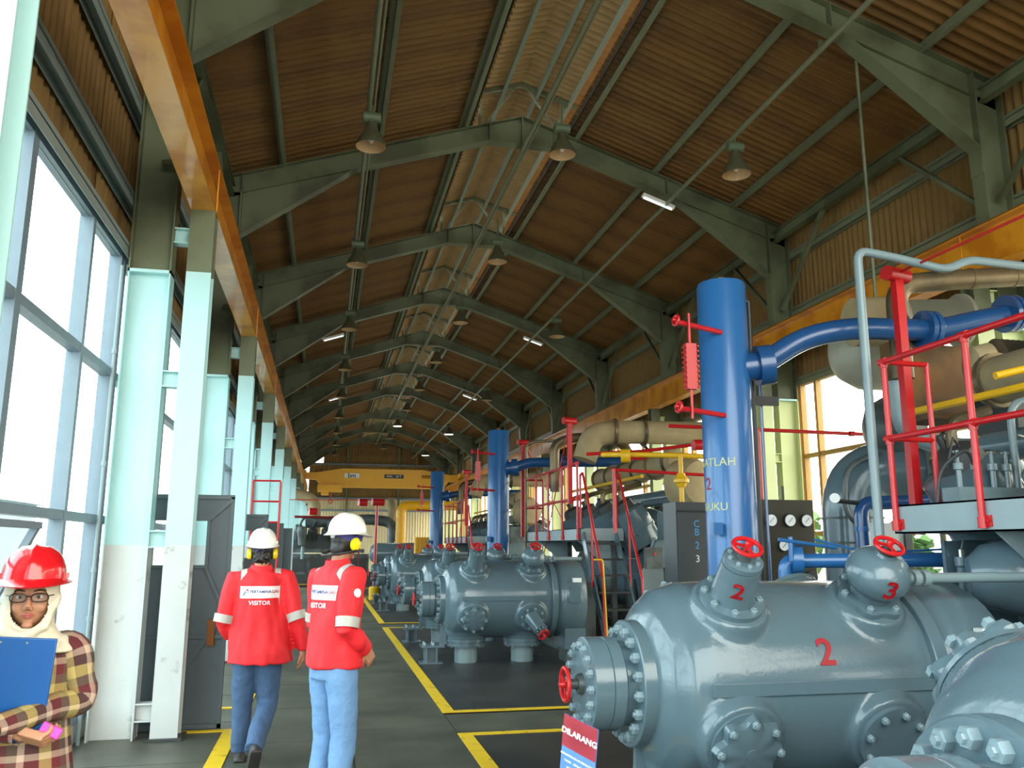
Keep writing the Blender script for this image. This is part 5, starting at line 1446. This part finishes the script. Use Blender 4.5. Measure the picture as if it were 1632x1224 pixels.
e.v = [tuple(HM @ V(p)) for p in e.v]; e.build('lips', mat('lips', (170, 88, 84), .4), T)
gl = MB()
for sx in (-1, 1):
    L = []
    for i in range(20):
        a = 2*PI*i/20; L.append(V((sx*.034+.0265*math.copysign(abs(math.cos(a))**.7, math.cos(a)), .098-.012*abs(math.cos(a))*(1 if math.cos(a)*sx > 0 else .2), .004+.0145*math.copysign(abs(math.sin(a))**.8, math.sin(a)))))
    gl.tube(L+[L[0]], .0022, 6, cap=False); gl.tube([(sx*.060, .088, .010), (sx*.078, .04, .010), (sx*.08, -.0, .004)], .002, 6)
gl.tube([(-.009, .098, .008), (0, .100, .011), (.009, .098, .008)], .002, 6)
gl.v = [tuple(HM @ V(p)) for p in gl.v]; G = gl.build('glasses', M_BLACK, T)
for sx in (-1, 1):
    e = MB().lathe([(0, 1), (.001, 1)], (0, 0, 0), (0, 1, 0), 18); e.v = [tuple(HM @ V((sx*.034+p[0]*.025, .093+p[1], .004+p[2]*.0135))) for p in e.v]; e.build('lens', glass_mat('lens_glass', (.9, .93, .95), .015), G)
# headscarf
h = MB(); h.sph((0, -.010, .0), .092, .108, .128, 30, 20)
h.sph((0, .035, -.115), .070, .060, .055, 22, 14)
h.v = [tuple(HM @ V(p)) for p in h.v]
rings(h, [(0, .02, 1.225, .165, .110), (0, .02, 1.262, .140, .105), (0, .02, 1.295, .098, .092), (0, .02, 1.33, .080, .082), (0, .01, 1.40, .08, .08)], 30)
h.tube([(-.085, .03, 1.42), (-.06, .10, 1.32), (.0, .135, 1.285), (.07, .10, 1.30), (.10, .02, 1.30)], [.014, .020, .022, .02, .014], 10)
h.tube([(.085, .03, 1.40), (.055, .11, 1.31), (-.02, .13, 1.262), (-.10, .09, 1.25), (-.13, .0, 1.27)], [.012, .018, .02, .02, .016], 10)
hm = remeshed(h, .006, 3); fold(hm, .006, (14, 14, 20), 5)
import bmesh
bm_ = bmesh.new(); bm_.from_mesh(hm); inv = HM.inverted()
def inface(q): return q.y > .02 and (q.x/.062)**2 + ((q.z+.018)/.083)**2 < 1
bmesh.ops.delete(bm_, geom=[f for f in bm_.faces if inface(inv @ f.calc_center_median())], context='FACES')
bm_.to_mesh(hm); bm_.free()
hj = finish('headscarf', hm, M_HIJAB, T); q = hj.modifiers.new('s', 'SOLIDIFY'); q.thickness = .004
hl = helmet(T, HM @ Matrix.Translation((0, -.002, .054)) @ Matrix.Rotation(math.radians(2), 4, 'X'), M_HATR, .045, True)
# plaid shirt with uv along sleeve and body
def plaid_tube(pts, rs, name, su, n=24):
    m = MB(); m.tube(pts, rs, n, cap=False)
    me = m.mesh(name, M_PLAID)
    uvl = me.uv_layers.new(name='UVMap'); k = len(pts); L = [0]
    for i in range(1, k): L.append(L[-1]+(V(pts[i])-V(pts[i-1])).length)
    for p in me.polygons:
        js = [vi % n for vi in p.vertices]; wrapj = max(js)-min(js) > n/2
        for li, vi in zip(p.loop_indices, p.vertices):
            j = vi % n; j = j+n if (wrapj and j == 0) else j
            uvl.data[li].uv = (j/n*2*su, L[vi//n]/.155)
    return me
S = MB()
def sm(P, R, n=6):
    """resample a polyline smoothly"""
    P = [V(p) for p in P]; out = []; ro = []
    for i in range(len(P)-1):
        p0 = P[max(0, i-1)]; p1 = P[i]; p2 = P[i+1]; p3 = P[min(len(P)-1, i+2)]
        for k in range(n):
            t = k/n; out.append(.5*((2*p1)+(p2-p0)*t+(2*p0-5*p1+4*p2-p3)*t*t+(3*p1-p0-3*p2+p3)*t**3)); ro.append(R[i]*(1-t)+R[i+1]*t)
    out.append(P[-1]); ro.append(R[-1]); return out, ro
vs = []; nR = 32
prof = [(.62, .215, .15), (.72, .205, .145), (.84, .185, .135), (.95, .165, .125), (1.05, .158, .122), (1.13, .160, .122), (1.20, .160, .112), (1.245, .135, .095), (1.275, .095, .075)]
me = MB()
rings(me, [(0, 0, z, rx, ry) for z, rx, ry in prof], nR); me = me.mesh('shirt', M_PLAID)
uvl = me.uv_layers.new(name='UVMap')
for p in me.polygons:
    js = [vi % nR for vi in p.vertices]; wj = max(js)-min(js) > nR/2
    for li, vi in zip(p.loop_indices, p.vertices):
        j = vi % nR; j = j+nR if (wj and j == 0) else j
        uvl.data[li].uv = (j/nR*6, me.vertices[vi].co.z/.155)
sh = bpy.data.objects.new('shirt', me); COL.objects.link(sh); sh.parent = T
ms = sh.modifiers.new('s', 'SUBSURF'); ms.levels = ms.render_levels = 1
for k, s in (('L', -1), ('R', 1)):
    A_, E_, Wr = V(WJ['sh'+k]), V(WJ['el'+k]), V(WJ['wr'+k])
    P, R = sm([V((s*.07, 0, 1.235)), A_+V((0, 0, .003)), A_.lerp(E_, .5)+V((s*.012, 0, 0)), E_+V((s*.004, -.005, -.005)), E_.lerp(Wr, .4), Wr], [.045, .056, .052, .050, .046, .036])
    me = plaid_tube(P, R, 'sleeve', 1); me.update()
    fold(me, .010, (16, 16, 16), 4)
    o = bpy.data.objects.new('sleeve', me); COL.objects.link(o); o.parent = sh
skirt = MB(); rings(skirt, [(0, 0, .09, .20, .17), (0, 0, .4, .18, .145), (0, 0, .8, .165, .12)]); skirt.build('skirt', M_BLACK, T)
for s in (-1, 1): shoe(T, (s*.085, 0, .1), 0)
# clipboard and phone, held: things of their own
HT = T.matrix_world.copy() if False else Matrix.Translation((-1.035, 3.48, 0)) @ Matrix.Rotation(math.radians(-172), 4, 'Z')
C_ = thing('clipboard', 'blue clipboard folder held against the chest of the woman in the red helmet', 'clipboard', HT @ V((.045, .165, 1.13)), None, 0)
C_.rotation_euler = (math.radians(-6), math.radians(-4), math.radians(-172))
mb = MB().bx(-.152, .152, -.004, .004, -.185, .165); o = mb.build('board', M_CLIP, C_)
bv = o.modifiers.new('b', 'BEVEL'); bv.width = .004; bv.segments = 2
for x in (-.06, .02): MB().lathe([(0, .004), (.002, .0035)], (x, .004, .148), (0, 1, 0), 10).build('rivet', M_CHROME, C_)
P_ = thing('phone', 'small bright pink phone in the hand of the woman in the red helmet', 'phone', HT @ V((-.128, .205, .985)), None, 0)
P_.scale = (.75, .9, .7); P_.rotation_euler = (math.radians(20), math.radians(62), math.radians(-160))
mb = MB().bx(-.024, .024, -.006, .006, -.05, .05); o = mb.build('case', M_PINK, P_); bv = o.modifiers.new('b', 'BEVEL'); bv.width = .005; bv.segments = 3
MB().bx(-.019, .019, -.007, -.0061, -.036, .036).build('screen', M_BLACK, P_)

bpy.data.scenes.remove(TMP)
